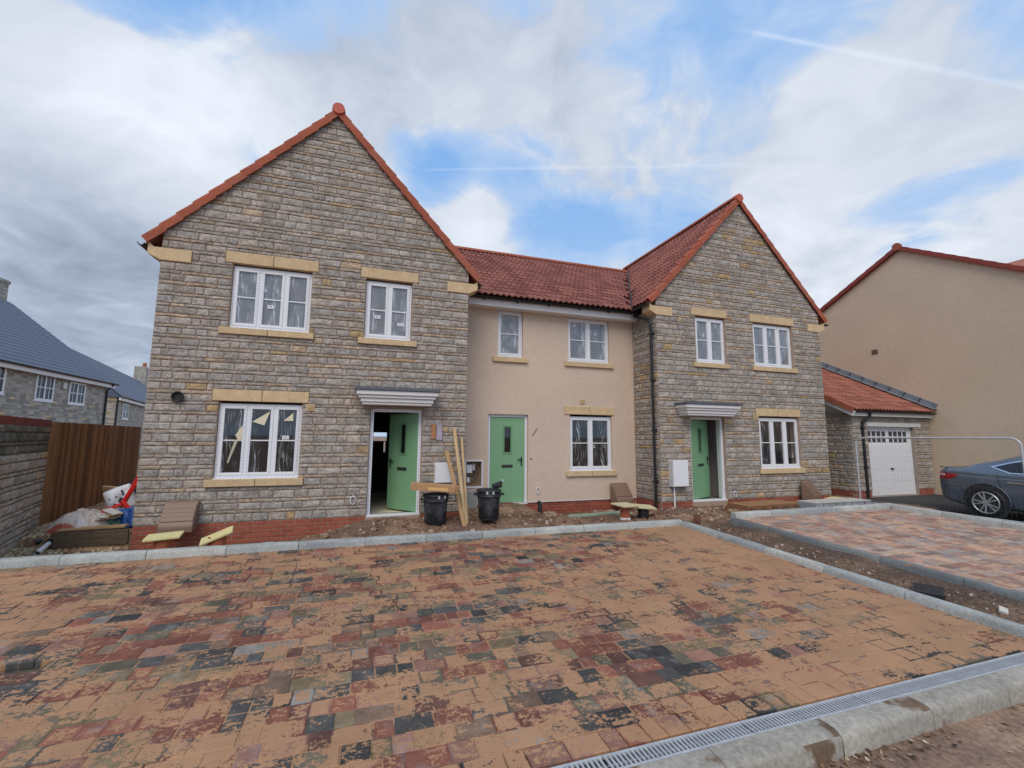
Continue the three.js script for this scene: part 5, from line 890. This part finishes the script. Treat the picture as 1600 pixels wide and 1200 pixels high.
function padStub(at, h, r, pw, pd, tilt, mats, label) {
  const o = thing('drain_stub', label, 'drain stub', 'drain stubs capped with insulation offcuts', at);
  mesh('pipe', uvm(new THREE.CylinderGeometry(r, r, h, 24).translate(0, h / 2, 0)), mats[0], o); mesh('collar', uvm(new THREE.CylinderGeometry(r + 0.012, r + 0.012, h * 0.3, 24).translate(0, h * 0.2, 0)), mats[2] ?? mats[0], o);
  const p = mesh('pad', rbox(-pw / 2, pw / 2, 0, 0.035, -pd / 2, pd / 2, 0.008), mats[1], o); p.position.y = h; p.rotation.set(tilt[0], tilt[1], tilt[2]); return o;
}
padStub([-2.74, -0.22, 1.2], 0.27, 0.115, 0.44, 0.34, [0.06, 0.15, 0.03], [M.terracotta, M.yellow], 'terracotta drain stub under a flat yellow pad, leftmost by the kerb');
padStub([-2.05, -0.24, 1.2], 0.26, 0.12, 0.44, 0.3, [0.12, 0.2, 0.36], [M.terracotta, M.yellow, M.black], 'brown drain stub under a tilted yellow pad before the left plinth');
padStub([5.27, -0.2, 1.0], 0.36, 0.10, 0.44, 0.4, [0.05, 0.2, -0.04], [M.terracotta, M.cream, M.upvc], 'white and brown drain stub under a cream board near the middle house');
padStub([5.75, -0.24, 0.95], 0.34, 0.12, 0.46, 0.36, [0.06, -0.25, -0.06], [M.black, M.cream], 'black drain stub under a cream board beside the brown meter cover');
padStub([11.35, -0.12, 1.1], 0.20, 0.10, 0.62, 0.4, [0.03, 0.3, -0.02], [M.black, M.yellow], 'low drain stub under a yellow pad before the right-hand meter cover');
{ const bt = thing('plastic_bottle', 'clear drinks bottle lying behind the kerb in front of brick plinth', 'bottle', null, [-1.33, -0.12, 1.3], 0.1); mesh('body', uvm(new THREE.CapsuleGeometry(0.033, 0.13, 6, 14).rotateZ(Math.PI / 2)), std({ color: col(0.6, 0.65, 0.72), roughness: 0.15 }), bt); mesh('cap', uvm(new THREE.CylinderGeometry(0.016, 0.016, 0.03, 12).rotateZ(Math.PI / 2).translate(0.12, 0, 0)), M.blue, bt);
  const br = mesh('half_brick', rbox(-0.05, 0.05, 0, 0.21, -0.05, 0.05, 0.006), std({ color: scol(142, 96, 80), map: T.stone, roughness: 1 }), scene); br.position.set(6.33, -0.13, 1.9); br.rotation.y = 0.4; tag(br, 'upright brown half brick at the head of soil strip by the kerb', 'brick');
  const gp = mesh('pipe_end', tube([[4.0, -0.26, -0.55], [4.0, 0.02, -0.6], [3.96, 0.08, -0.62]], 0.05, 16, 12), M.black, scene); tag(gp, 'black pipe end standing out of soil by the rendered house plinth', 'pipe');
  const gh = mesh('green_hose', tube([[4.3, -0.14, 0.3], [4.9, -0.10, 0.45], [5.5, -0.12, 0.25], [5.9, -0.15, 0.3]], 0.05, 30, 10), std({ color: scol(128, 140, 120), roughness: 0.8 }), scene); tag(gh, 'dusty green pipe lying along the soil before rendered house', 'pipe'); }

// bins, timbers and box at the left door
function makeBin(at, label, turn) {
  const o = thing('black_bin', label, 'bin', 'black plastic bins', at, turn);
  const pr = [[0.0, 0.0], [0.175, 0.0], [0.19, 0.02], [0.222, 0.40], [0.225, 0.44], [0.243, 0.445], [0.245, 0.47], [0.228, 0.475], [0.232, 0.54], [0.245, 0.55], [0.245, 0.565], [0.222, 0.565], [0.2, 0.05], [0.0, 0.04]].map((p) => new THREE.Vector2(...p));
  mesh('body', uvm(new THREE.LatheGeometry(pr, 40)), M.binBody, o);
  const lid = [[0, 0.605], [0.1, 0.60], [0.2, 0.585], [0.246, 0.575], [0.255, 0.555], [0.249, 0.55], [0.24, 0.566], [0.19, 0.575], [0, 0.592]].map((p) => new THREE.Vector2(...p)); mesh('lid', uvm(new THREE.LatheGeometry(lid, 40)), M.bin, o);
  for (const s of [-1, 1]) { const h = mesh('handle', tube([[0.23 * s, 0.5, -0.09], [0.285 * s, 0.49, -0.07], [0.29 * s, 0.48, 0.07], [0.23 * s, 0.5, 0.09]], 0.012, 20, 8), M.black, o); }
  mesh('clip', merge([rbox(-0.07, -0.03, 0.50, 0.56, 0.235, 0.252, 0.005), rbox(0.05, 0.09, 0.50, 0.56, 0.23, 0.247, 0.005)]), M.steel, o);
  return o;
}
M.binBody = std({ name: 'dusty_bin', color: col(1, 1, 1), map: tex(1.2, 512, (u, v) => { const d = sstep(0.5, 0.72, F(u, v, 6, 6, 221)) * 0.5, s = sstep(0.62, 0.72, F(u, v, 30, 4, 223)) * 0.4, k = clamp(d * (0.4 + F(u, v, 50, 3, 9)) + s * 0.3); return mix3(rgb(30, 33, 38), rgb(150, 150, 156), k * 0.7); }), roughness: 0.6 });
makeBin([1.37, -0.09, 0.62], 'black plastic bin under a cardboard box beside the open left door', 0.3);
const bin2 = makeBin([2.42, -0.04, 0.62], 'black plastic bin with black gloves on its lid before the meter recess', -0.2);
{
  const gl = thing('work_gloves', 'black work gloves lying on the lid of right-hand bin', 'gloves', null, [2.58, 0.58, 0.64]); mesh('glove', uvm(sack(0.2, 0.12, 0.09, 6)).rotateZ(0.3).translate(0, 0.03, 0), M.bin, gl); for (let i = 0; i < 4; i++) mesh('finger', tube([[0.03, 0.03, -0.03 + i * 0.02], [0.09, 0.08, -0.035 + i * 0.022], [0.11, 0.13 + 0.01 * (i % 2), -0.03 + i * 0.022]], 0.012, 10, 8), M.black, gl);
  mesh('cuff_clip', rbox(0.08, 0.13, 0.1, 0.15, 0.02, 0.05, 0.006), M.steel, gl);
  const bx = thing('cardboard_box', 'long brown cardboard box lying across the first black bin', 'box', null, [1.3, 0.56, 0.72], -0.0); bx.rotation.z = -0.08; bx.rotation.y = -0.12;
  const cb = std({ color: scol(190, 148, 104), map: T.grain, roughness: 0.9 }); mesh('carton', rbox(-0.42, 0.4, 0, 0.12, -0.16, 0.16, 0.004), cb, bx); mesh('packing_tape', rbox(-0.1, 0.26, 0.02, 0.075, 0.1602, 0.163, 0.001), std({ color: scol(220, 176, 116), roughness: 0.4 }), bx); mesh('end_flap', rbox(0.401, 0.46, -0.02, 0.11, -0.15, 0.15, 0.003), std({ color: scol(160, 118, 80), roughness: 0.9 }), bx);
  const plank = (a, b, w, t, mat, label, roll) => { const m = mesh('timber_length', bar(a, b, w, t, roll), mat, scene); tag(m, label, 'timber', 'timber lengths leaning by the left door'); return m; };
  plank([1.95, -0.17, 0.72], [1.80, 1.76, 0.06], 0.066, 0.034, M.wood, 'tallest pale timber length leaning on wall, middle of three', 0.1);
  plank([2.0, -0.16, 0.60], [1.97, 1.55, 0.03], 0.045, 0.045, M.wood, 'thin pale timber length leaning at the house corner, rightmost', 0.2);
  plank([1.90, -0.16, 0.86], [1.62, 1.29, 0.22], 0.08, 0.03, M.wood2, 'shortest timber board leaning in front of the white meter box', 0.3);
  mesh('meter_box', merge([rbox(1.42, 1.78, 0.63, 1.04, -0.02, 0.065, 0.01)]), M.upvc, houseL); mesh('meter_box_hinge', box(1.425, 1.432, 0.7, 1.0, 0.0655, 0.07), M.plaster, houseL);
  const sm = [[1.335, 1.425, 1.52, 1.82, scol(190, 132, 90), -0.0], [1.44, 1.56, 1.50, 1.83, scol(186, 176, 190), 0.03]]; sm.forEach(([a, b, c, d, cl, r], i) => { const m = mesh('sample_panel', rbox(a, b, c, d, 0.022, 0.045, 0.004), std({ color: cl, map: T.grain, roughness: 0.9 }), houseL); });
  const pap = mesh('lilac_packing', crumple(0.13, 0.18, 0.08, 31, 16), M.pinkish, scene); pap.position.set(2.78, -0.02, -0.55); pap.rotation.set(1.3, 0, -0.15); tag(pap, 'crumpled lilac packing sheet leaning between grey box and second bin', 'sheet');
}
{ // right house meter box on its white conduit
  mesh('meter_box', merge([rbox(7.16, 7.62, 0.40, 1.04, -0.02, 0.17, 0.014)]), M.white, houseR); mesh('meter_box_lid', rbox(7.175, 7.605, 0.415, 1.025, 0.1702, 0.182, 0.006), M.upvc, houseR); mesh('conduit', tube([[7.265, 0.41, 0.06], [7.265, 0.1, 0.06], [7.265, -0.25, 0.06]], 0.02, 8, 10), M.upvc, houseR);
}
// pallet of timber and wrapped kerb blocks before the right house
{
  const o = thing('timber_pallet', 'brown timber pallet with boards stacked before the right-hand door', 'pallet', null, [8.65, -0.06, 1.35], 0.0);
  for (let i = 0; i < 5; i++) mesh('deck_board', rbox(-0.72, 0.72, 0.055, 0.078, -0.42 + i * 0.19, -0.27 + i * 0.19, 0.004), M.fence[i % 4], o); for (const x of [-0.66, 0, 0.66]) for (const z of [-0.36, 0, 0.36]) mesh('block', rbox(x - 0.06, x + 0.06, -0.04, 0.054, z - 0.05, z + 0.05, 0.004), M.fence[0], o); for (const z of [-0.36, 0.36]) mesh('skid', rbox(-0.72, 0.72, -0.062, -0.041, z - 0.05, z + 0.05, 0.003), M.fence[1], o);
  const cl = thing('cladding_pack', 'brown pack of boards lying flat on the timber pallet', 'boards', null, [8.75, 0.02, 1.2], 0.05); for (let i = 0; i < 4; i++) mesh('board', rbox(-0.75, 0.8, 0.002 + i * 0.026, 0.025 + i * 0.026, -0.3 + i * 0.012, 0.3, 0.004), [M.gasBrown, M.terracotta, M.gasBrown, M.fence[2]][i], cl); for (let i = 0; i < 5; i++) mesh('spacer', rbox(-0.7 + i * 0.34, -0.56 + i * 0.34, 0.0, 0.06, 0.301, 0.32, 0.003), M.fence[3], cl);
  const kb = std({ color: scol(172, 176, 182), map: T.concrete, roughness: 0.9 });
  for (const [x, l] of [[10.05, 'grey concrete block pack just right of the timber pallet'], [10.95, 'grey concrete block pack nearest the garage passage']]) { const k = thing('block_pack', l, 'blocks', 'packs of concrete blocks', [x, 0.0, 1.62]); for (let j = 0; j < 2; j++) for (let i = 0; i < 2; i++) mesh('concrete_block', rbox(-0.43 + i * 0.435, -0.002 + i * 0.435, j * 0.075, 0.073 + j * 0.075, -0.22, 0.22, 0.006), kb, k); mesh('strap', merge([box(-0.2, -0.185, -0.002, 0.152, -0.223, 0.223), box(0.2, 0.215, -0.002, 0.152, -0.223, 0.223)]), M.black, k); for (let i = 0; i < 9; i++) mesh('lath', rbox(-0.42 + i * 0.098, -0.36 + i * 0.098, 0.153, 0.165, -0.24, 0.24, 0.002), M.plaster, k); }
  const bs = mesh('blue_sheet', crumple(0.35, 0.2, 0.1, 41, 18), M.blue, scene); bs.position.set(12.2, -0.06, 1.4); tag(bs, 'flat scrap of blue sheeting on ground left of the garage', 'sheet');
}
// in the soil strip between the drives
{
  const t = thing('plastic_tray', 'black plastic gully tray lying in the soil strip between drives', 'tray', null, [6.36, -0.195, 5.68], 0.5); mesh('tray_body', merge([rbox(-0.17, 0.17, 0.03, 0.05, -0.14, 0.14, 0.008), rbox(-0.17, -0.155, 0.0, 0.062, -0.14, 0.14, 0.004), rbox(0.155, 0.17, 0.0, 0.062, -0.14, 0.14, 0.004), rbox(-0.15, 0.15, 0.0, 0.06, -0.14, -0.125, 0.004), rbox(-0.15, 0.15, 0.0, 0.06, 0.125, 0.14, 0.004)]), M.blackMetal, t); for (let i = 0; i < 6; i++) mesh('slot_bar', rbox(-0.14 + i * 0.05, -0.115 + i * 0.05, 0.05, 0.062, -0.12, 0.12, 0.003), M.blackMetal, t); t.rotation.z = 0.05; t.scale.y = 0.6;
  const w = mesh('plastic_block', rbox(-0.05, 0.05, 0, 0.035, -0.035, 0.035, 0.006), M.plaster, scene); w.position.set(6.44, -0.215, 6.28); w.rotation.set(0.4, 0.5, 0.1); tag(w, 'small white block on the soil strip nearest the road', 'block');
  const k = mesh('rubble_stone', pebbleGeo(71, 2), M.rubble, scene); k.position.set(6.56, -0.215, 6.42); k.scale.set(0.08, 0.035, 0.05); tag(k, 'pale flat stone at the right edge of frame on soil strip', 'stone', 'rubble stones on the soil');
}
// temporary mesh fence panel along the right of the second drive
{
  const f = thing('mesh_fence_panel', 'temporary galvanised mesh fence panel in front of the garage', 'fence panel'), X = 11.93, z0 = 1.24, z1 = 4.26, y0 = 0.0, y1 = 1.62, r = 0.02;
  mesh('frame', merge([tube([[X, y0 - 0.12, z0], [X, y1 - 0.16, z0], [X, y1 - 0.05, z0 + 0.04], [X, y1, z0 + 0.16], [X, y1, (z0 + z1) / 2], [X, y1, z1 - 0.16], [X, y1 - 0.05, z1 - 0.04], [X, y1 - 0.16, z1], [X, y0 - 0.12, z1]], r, 120, 8), tube([[X, y0 + 0.03, z0], [X, y0 + 0.03, z1]], 0.016, 4, 8)]), M.steel, f);
  const w = []; for (let z = z0 + 0.06; z < z1; z += 0.075) w.push(tube([[X, y0 + 0.03, z], [X, y1 - 0.02, z]], 0.0006, 1, 4)); for (let i = 0; i < 7; i++) { const y = y0 + 0.2 + i * 0.22; w.push(tube([[X + 0.003, y, z0], [X + 0.003, y, z1]], 0.0008, 1, 4)); }
  tag(mesh('wire_mesh', merge(w), std({ name: 'wire', color: col(0.2, 0.21, 0.22), roughness: 0.5 }), f), null, null, null, 'stuff');
  for (const z of [z0, z1]) mesh('foot_block', rbox(X - 0.12, X + 0.12, -0.14, 0.0, z - 0.33, z + 0.33, 0.02), M.blackMetal, f);
}
// parked car, its nearside towards the camera, nose towards the road
{
  const o = thing('parked_car', 'blue-grey fastback car parked on the tarmac in front of big rendered house', 'car', null, [14.13, -0.135, 2.12]);
  const paintM = new THREE.MeshPhysicalMaterial({ name: 'car_paint', color: scol(92, 102, 114), metalness: 0.35, roughness: 0.38, clearcoat: 1, clearcoatRoughness: 0.05 });
  const glassM = std({ name: 'tinted_glass', color: col(0.012, 0.013, 0.015), roughness: 0.04 }), chrome = std({ name: 'chrome', color: col(0.75, 0.76, 0.78), metalness: 1, roughness: 0.18 }), trim = std({ name: 'trim', color: col(0.02, 0.02, 0.022), roughness: 0.6 });
  const lerpT = (t, s) => { for (let i = 0; i + 1 < t.length; i++) if (s <= t[i + 1][0]) { const k = (s - t[i][0]) / (t[i + 1][0] - t[i][0]), e = k * k * (3 - 2 * k) * 0.5 + k * 0.5; return mix(t[i][1], t[i + 1][1], e); } return t[t.length - 1][1]; };
  const top = [[0, 0.86], [0.05, 1.02], [0.12, 1.065], [0.45, 1.09], [0.9, 1.25], [1.4, 1.40], [1.9, 1.46], [2.4, 1.47], [2.9, 1.42], [3.4, 1.22], [3.75, 1.02], [4.3, 0.92], [4.7, 0.80], [4.83, 0.62]];
  const belt = [[0, 0.84], [0.06, 0.97], [0.3, 1.01], [1.2, 0.985], [2.6, 0.94], [3.5, 0.92], [4.3, 0.84], [4.83, 0.56]], W = [[0, 0.70], [0.05, 0.79], [0.25, 0.885], [0.8, 0.925], [2.4, 0.93], [4.0, 0.91], [4.5, 0.84], [4.83, 0.62]], bot = [[0, 0.42], [0.1, 0.30], [0.5, 0.22], [2.4, 0.18], [4.3, 0.2], [4.83, 0.34]], roofW = [[0, 0.62], [0.5, 0.66], [1.2, 0.62], [2.0, 0.6], [3.0, 0.6], [3.6, 0.68], [4.83, 0.5]];
  const sec = (s) => { const w = lerpT(W, s), b = lerpT(belt, s), t = Math.max(lerpT(top, s), b + 0.004), lo = lerpT(bot, s), rw = lerpT(roofW, s); const gh = t - b; const e = Math.min(1, gh / 0.25); const rx = mix(w * 0.82, rw, e);
    return [[0, lo], [w * 0.84, lo], [w * 0.955, lo + 0.06], [w * 0.985, mix(lo, b, 0.35)], [w, mix(lo, b, 0.62)], [w * 0.992, b - 0.115], [w * 0.972, b - 0.10], [w * 0.966, b - 0.03], [w * 0.94, b], [mix(w * 0.9, (w * 0.9 + rx) / 2, e), b + gh * 0.5], [mix(w * 0.8, rx, e), b + gh * 0.86], [rx * 0.82, b + gh * 0.965], [rx * 0.4, t - 0.004], [0, t]]; };
  const st = []; for (let i = 0; i <= 96; i++) st.push(4.83 * i / 96); const pos = [], idx = [], n = sec(1).length;
  for (const s of st) { const q = sec(s); for (const [x, y] of q) pos.push(-x, y, s); for (let i = n - 2; i > 0; i--) pos.push(q[i][0], q[i][1], s); }
  const m = 2 * n - 2; for (let i = 0; i + 1 < st.length; i++) for (let j = 0; j < m; j++) { const a = i * m + j, b = i * m + (j + 1) % m; idx.push(a, a + m, b, b, a + m, b + m); } for (let j = 1; j + 1 < m; j++) { idx.push(0, j, j + 1); const e = (st.length - 1) * m; idx.push(e, e + j + 1, e + j); }
  let bg = new THREE.BufferGeometry(); bg.setAttribute('position', new THREE.Float32BufferAttribute(pos, 3)); bg.setIndex(idx); bg = uvm(toCreasedNormals(bg, 0.42)); mesh('body', bg, paintM, o);
  // side patch following the body between belt and roof, or anywhere given by (s, height) outline
  const sideX = (s, y) => { const q = sec(s); for (let i = 2; i + 1 < n; i++) if (y >= q[i][1] && y <= q[i + 1][1] + 1e-6) { const k = (y - q[i][1]) / Math.max(1e-4, q[i + 1][1] - q[i][1]); return mix(q[i][0], q[i + 1][0], k); } return q[4][0]; };
  const patch = (name, outline, mat, off, parent = o, sides = [-1, 1]) => { for (const sd of sides) { const sh = new THREE.Shape(outline.map((p) => new THREE.Vector2(...p))), g0 = new THREE.ShapeGeometry(sh); // refine by subdivision so that it follows the curve
    let tri = g0.toNonIndexed().attributes.position.array, out = Array.from(tri); for (let it = 0; it < 4; it++) { const nx = []; for (let i = 0; i < out.length; i += 9) { const A = out.slice(i, i + 3), B = out.slice(i + 3, i + 6), C = out.slice(i + 6, i + 9), md = (p, q) => p.map((v, k) => (v + q[k]) / 2), ab = md(A, B), bc = md(B, C), ca = md(C, A); nx.push(...A, ...ab, ...ca, ...ab, ...B, ...bc, ...ca, ...bc, ...C, ...ab, ...bc, ...ca); } out = nx; }
    const ps = []; for (let i = 0; i < out.length; i += 3) { const s = clamp(out[i], 0, 4.83); ps.push(sd * (sideX(s, out[i + 1]) + off), out[i + 1], s); } let g = new THREE.BufferGeometry(); g.setAttribute('position', new THREE.Float32BufferAttribute(ps, 3)); g = mergeVertices(g); g.computeVertexNormals(); mesh(name, uvm(g), mat, parent); } };
  patch('side_window', [[1.04, 1.125], [1.3, 1.215], [1.62, 1.30], [2.0, 1.375], [2.4, 1.385], [2.9, 1.32], [3.3, 1.15], [3.42, 1.02], [2.6, 1.0], [1.35, 1.02]], glassM, 0.006);
  patch('window_trim', [[0.98, 1.13], [1.28, 1.235], [1.6, 1.318], [2.0, 1.395], [2.4, 1.405], [2.92, 1.34], [2.9, 1.32], [2.4, 1.385], [2.0, 1.375], [1.62, 1.30], [1.3, 1.215], [1.04, 1.125], [1.35, 1.02], [2.6, 1.0], [3.42, 1.02], [3.45, 1.0], [2.6, 0.985], [1.33, 1.0]], chrome, 0.009);
  patch('window_pillar', [[2.12, 1.01], [2.2, 1.01], [2.16, 1.39], [2.1, 1.39]], trim, 0.011);
  patch('tail_light', [[0.045, 0.80], [0.05, 0.93], [0.10, 0.955], [0.40, 0.93], [0.46, 0.90], [0.30, 0.80]], std({ name: 'tail_lens', color: scol(150, 16, 20), roughness: 0.12 }), 0.008);
  patch('tail_light_clear', [[0.055, 0.88], [0.06, 0.925], [0.20, 0.925], [0.2, 0.88]], std({ color: scol(226, 190, 180), roughness: 0.15 }), 0.012);
  patch('door_handle', [[1.32, 0.80], [1.32, 0.83], [1.58, 0.822], [1.58, 0.795]], chrome, 0.022); patch('door_seam', [[1.1, 0.34], [1.108, 0.34], [1.2, 0.7], [1.14, 0.98], [1.13, 0.98], [1.19, 0.7]], trim, 0.003); patch('door_seam', [[2.16, 0.32], [2.168, 0.32], [2.15, 0.98], [2.142, 0.98]], trim, 0.003);
  patch('sill_trim', [[1.25, 0.30], [1.25, 0.325], [3.5, 0.325], [3.5, 0.30]], chrome, 0.008); patch('bumper_seam', [[0.03, 0.64], [0.03, 0.648], [0.5, 0.64], [0.56, 0.5], [0.55, 0.5], [0.49, 0.632]], trim, 0.003);
  mesh('rear_bumper', merge([rbox(-0.62, 0.62, 0.34, 0.46, -0.015, 0.15, 0.03)]), trim, o); mesh('boot_lip', rbox(-0.7, 0.7, 1.055, 1.078, 0.02, 0.16, 0.008), paintM, o);
  const rs = []; for (let i = 0; i <= 10; i++) { const s = mix(0.5, 1.5, i / 10); rs.push([s, lerpT(top, s) + 0.008]); } mesh('rear_window', (() => { const ps = [], ix = []; rs.forEach(([s, y]) => { const w = lerpT(roofW, s) * 0.8; for (let j = 0; j <= 6; j++) { const t = j / 6 * 2 - 1; ps.push(t * w, y - 0.03 * t * t, s); } }); for (let i = 0; i < 10; i++) for (let j = 0; j < 6; j++) { const a = i * 7 + j; ix.push(a, a + 7, a + 1, a + 1, a + 7, a + 8); } let g = new THREE.BufferGeometry(); g.setAttribute('position', new THREE.Float32BufferAttribute(ps, 3)); g.setIndex(ix); g.computeVertexNormals(); return uvm(g); })(), glassM, o);
  // wheels: arch, tyre, ten-spoke rim
  const wheel = (s, side) => {
    const x = side * 0.90, r = 0.335, w = new THREE.Group(); w.name = 'wheel'; w.position.set(x, r, s); o.add(w);
    const arch = new THREE.CylinderGeometry(0.405, 0.405, 0.05, 36, 1, false).rotateZ(Math.PI / 2).translate(side * 0.018, 0.015, 0); mesh('wheel_arch', uvm(arch), trim, w);
    const lip = new THREE.TorusGeometry(0.412, 0.009, 8, 40, Math.PI * 1.1).rotateZ(-Math.PI * 0.05).rotateY(Math.PI / 2).translate(side * 0.04, 0.015, 0); mesh('arch_lip', uvm(lip), paintM, w);
    const ty = new THREE.LatheGeometry([[0.232, -0.1], [0.30, -0.105], [0.328, -0.09], [r, -0.05], [r, 0.05], [0.328, 0.09], [0.30, 0.105], [0.232, 0.1]].map((p) => new THREE.Vector2(...p)), 44).rotateZ(Math.PI / 2).translate(-side * 0.05, 0, 0); mesh('tyre', uvm(ty), M.black, w);
    const rim = mesh('rim', merge([uvm(new THREE.TorusGeometry(0.226, 0.014, 8, 44).rotateY(Math.PI / 2).translate(side * 0.052, 0, 0)), uvm(new THREE.CylinderGeometry(0.055, 0.06, 0.03, 20).rotateZ(Math.PI / 2).translate(side * 0.045, 0, 0)), ...Array.from({ length: 10 }, (_, i) => { const a = i / 10 * Math.PI * 2 + (i % 2 ? 0.1 : -0.1); return bar([side * 0.045, Math.cos(a) * 0.04, Math.sin(a) * 0.04], [side * 0.05, Math.cos(a) * 0.222, Math.sin(a) * 0.222], 0.026, 0.03); })]), std({ name: 'alloy', color: col(0.62, 0.63, 0.65), metalness: 0.8, roughness: 0.3 }), w);
    mesh('brake_disc', uvm(new THREE.CylinderGeometry(0.2, 0.2, 0.01, 30).rotateZ(Math.PI / 2).translate(side * 0.02, 0, 0)), std({ color: col(0.09, 0.09, 0.095), metalness: 0.5, roughness: 0.6 }), w);
  };
  for (const s of [0.93, 3.77]) for (const side of [-1, 1]) wheel(s, side);
}

// ---------------------------------------------------------------- each thing's origin to its base
scene.updateMatrixWorld(true);
for (const o of scene.children) {
  if (!o.isGroup || o.position.lengthSq() > 1e-9 || !o.children.length) continue;
  const b = new THREE.Box3().setFromObject(o), c = new THREE.Vector3((b.min.x + b.max.x) / 2, b.min.y, (b.min.z + b.max.z) / 2); o.position.copy(c); for (const k of o.children) k.position.sub(c);
}
camera.updateProjectionMatrix();
renderer.render(scene, camera);
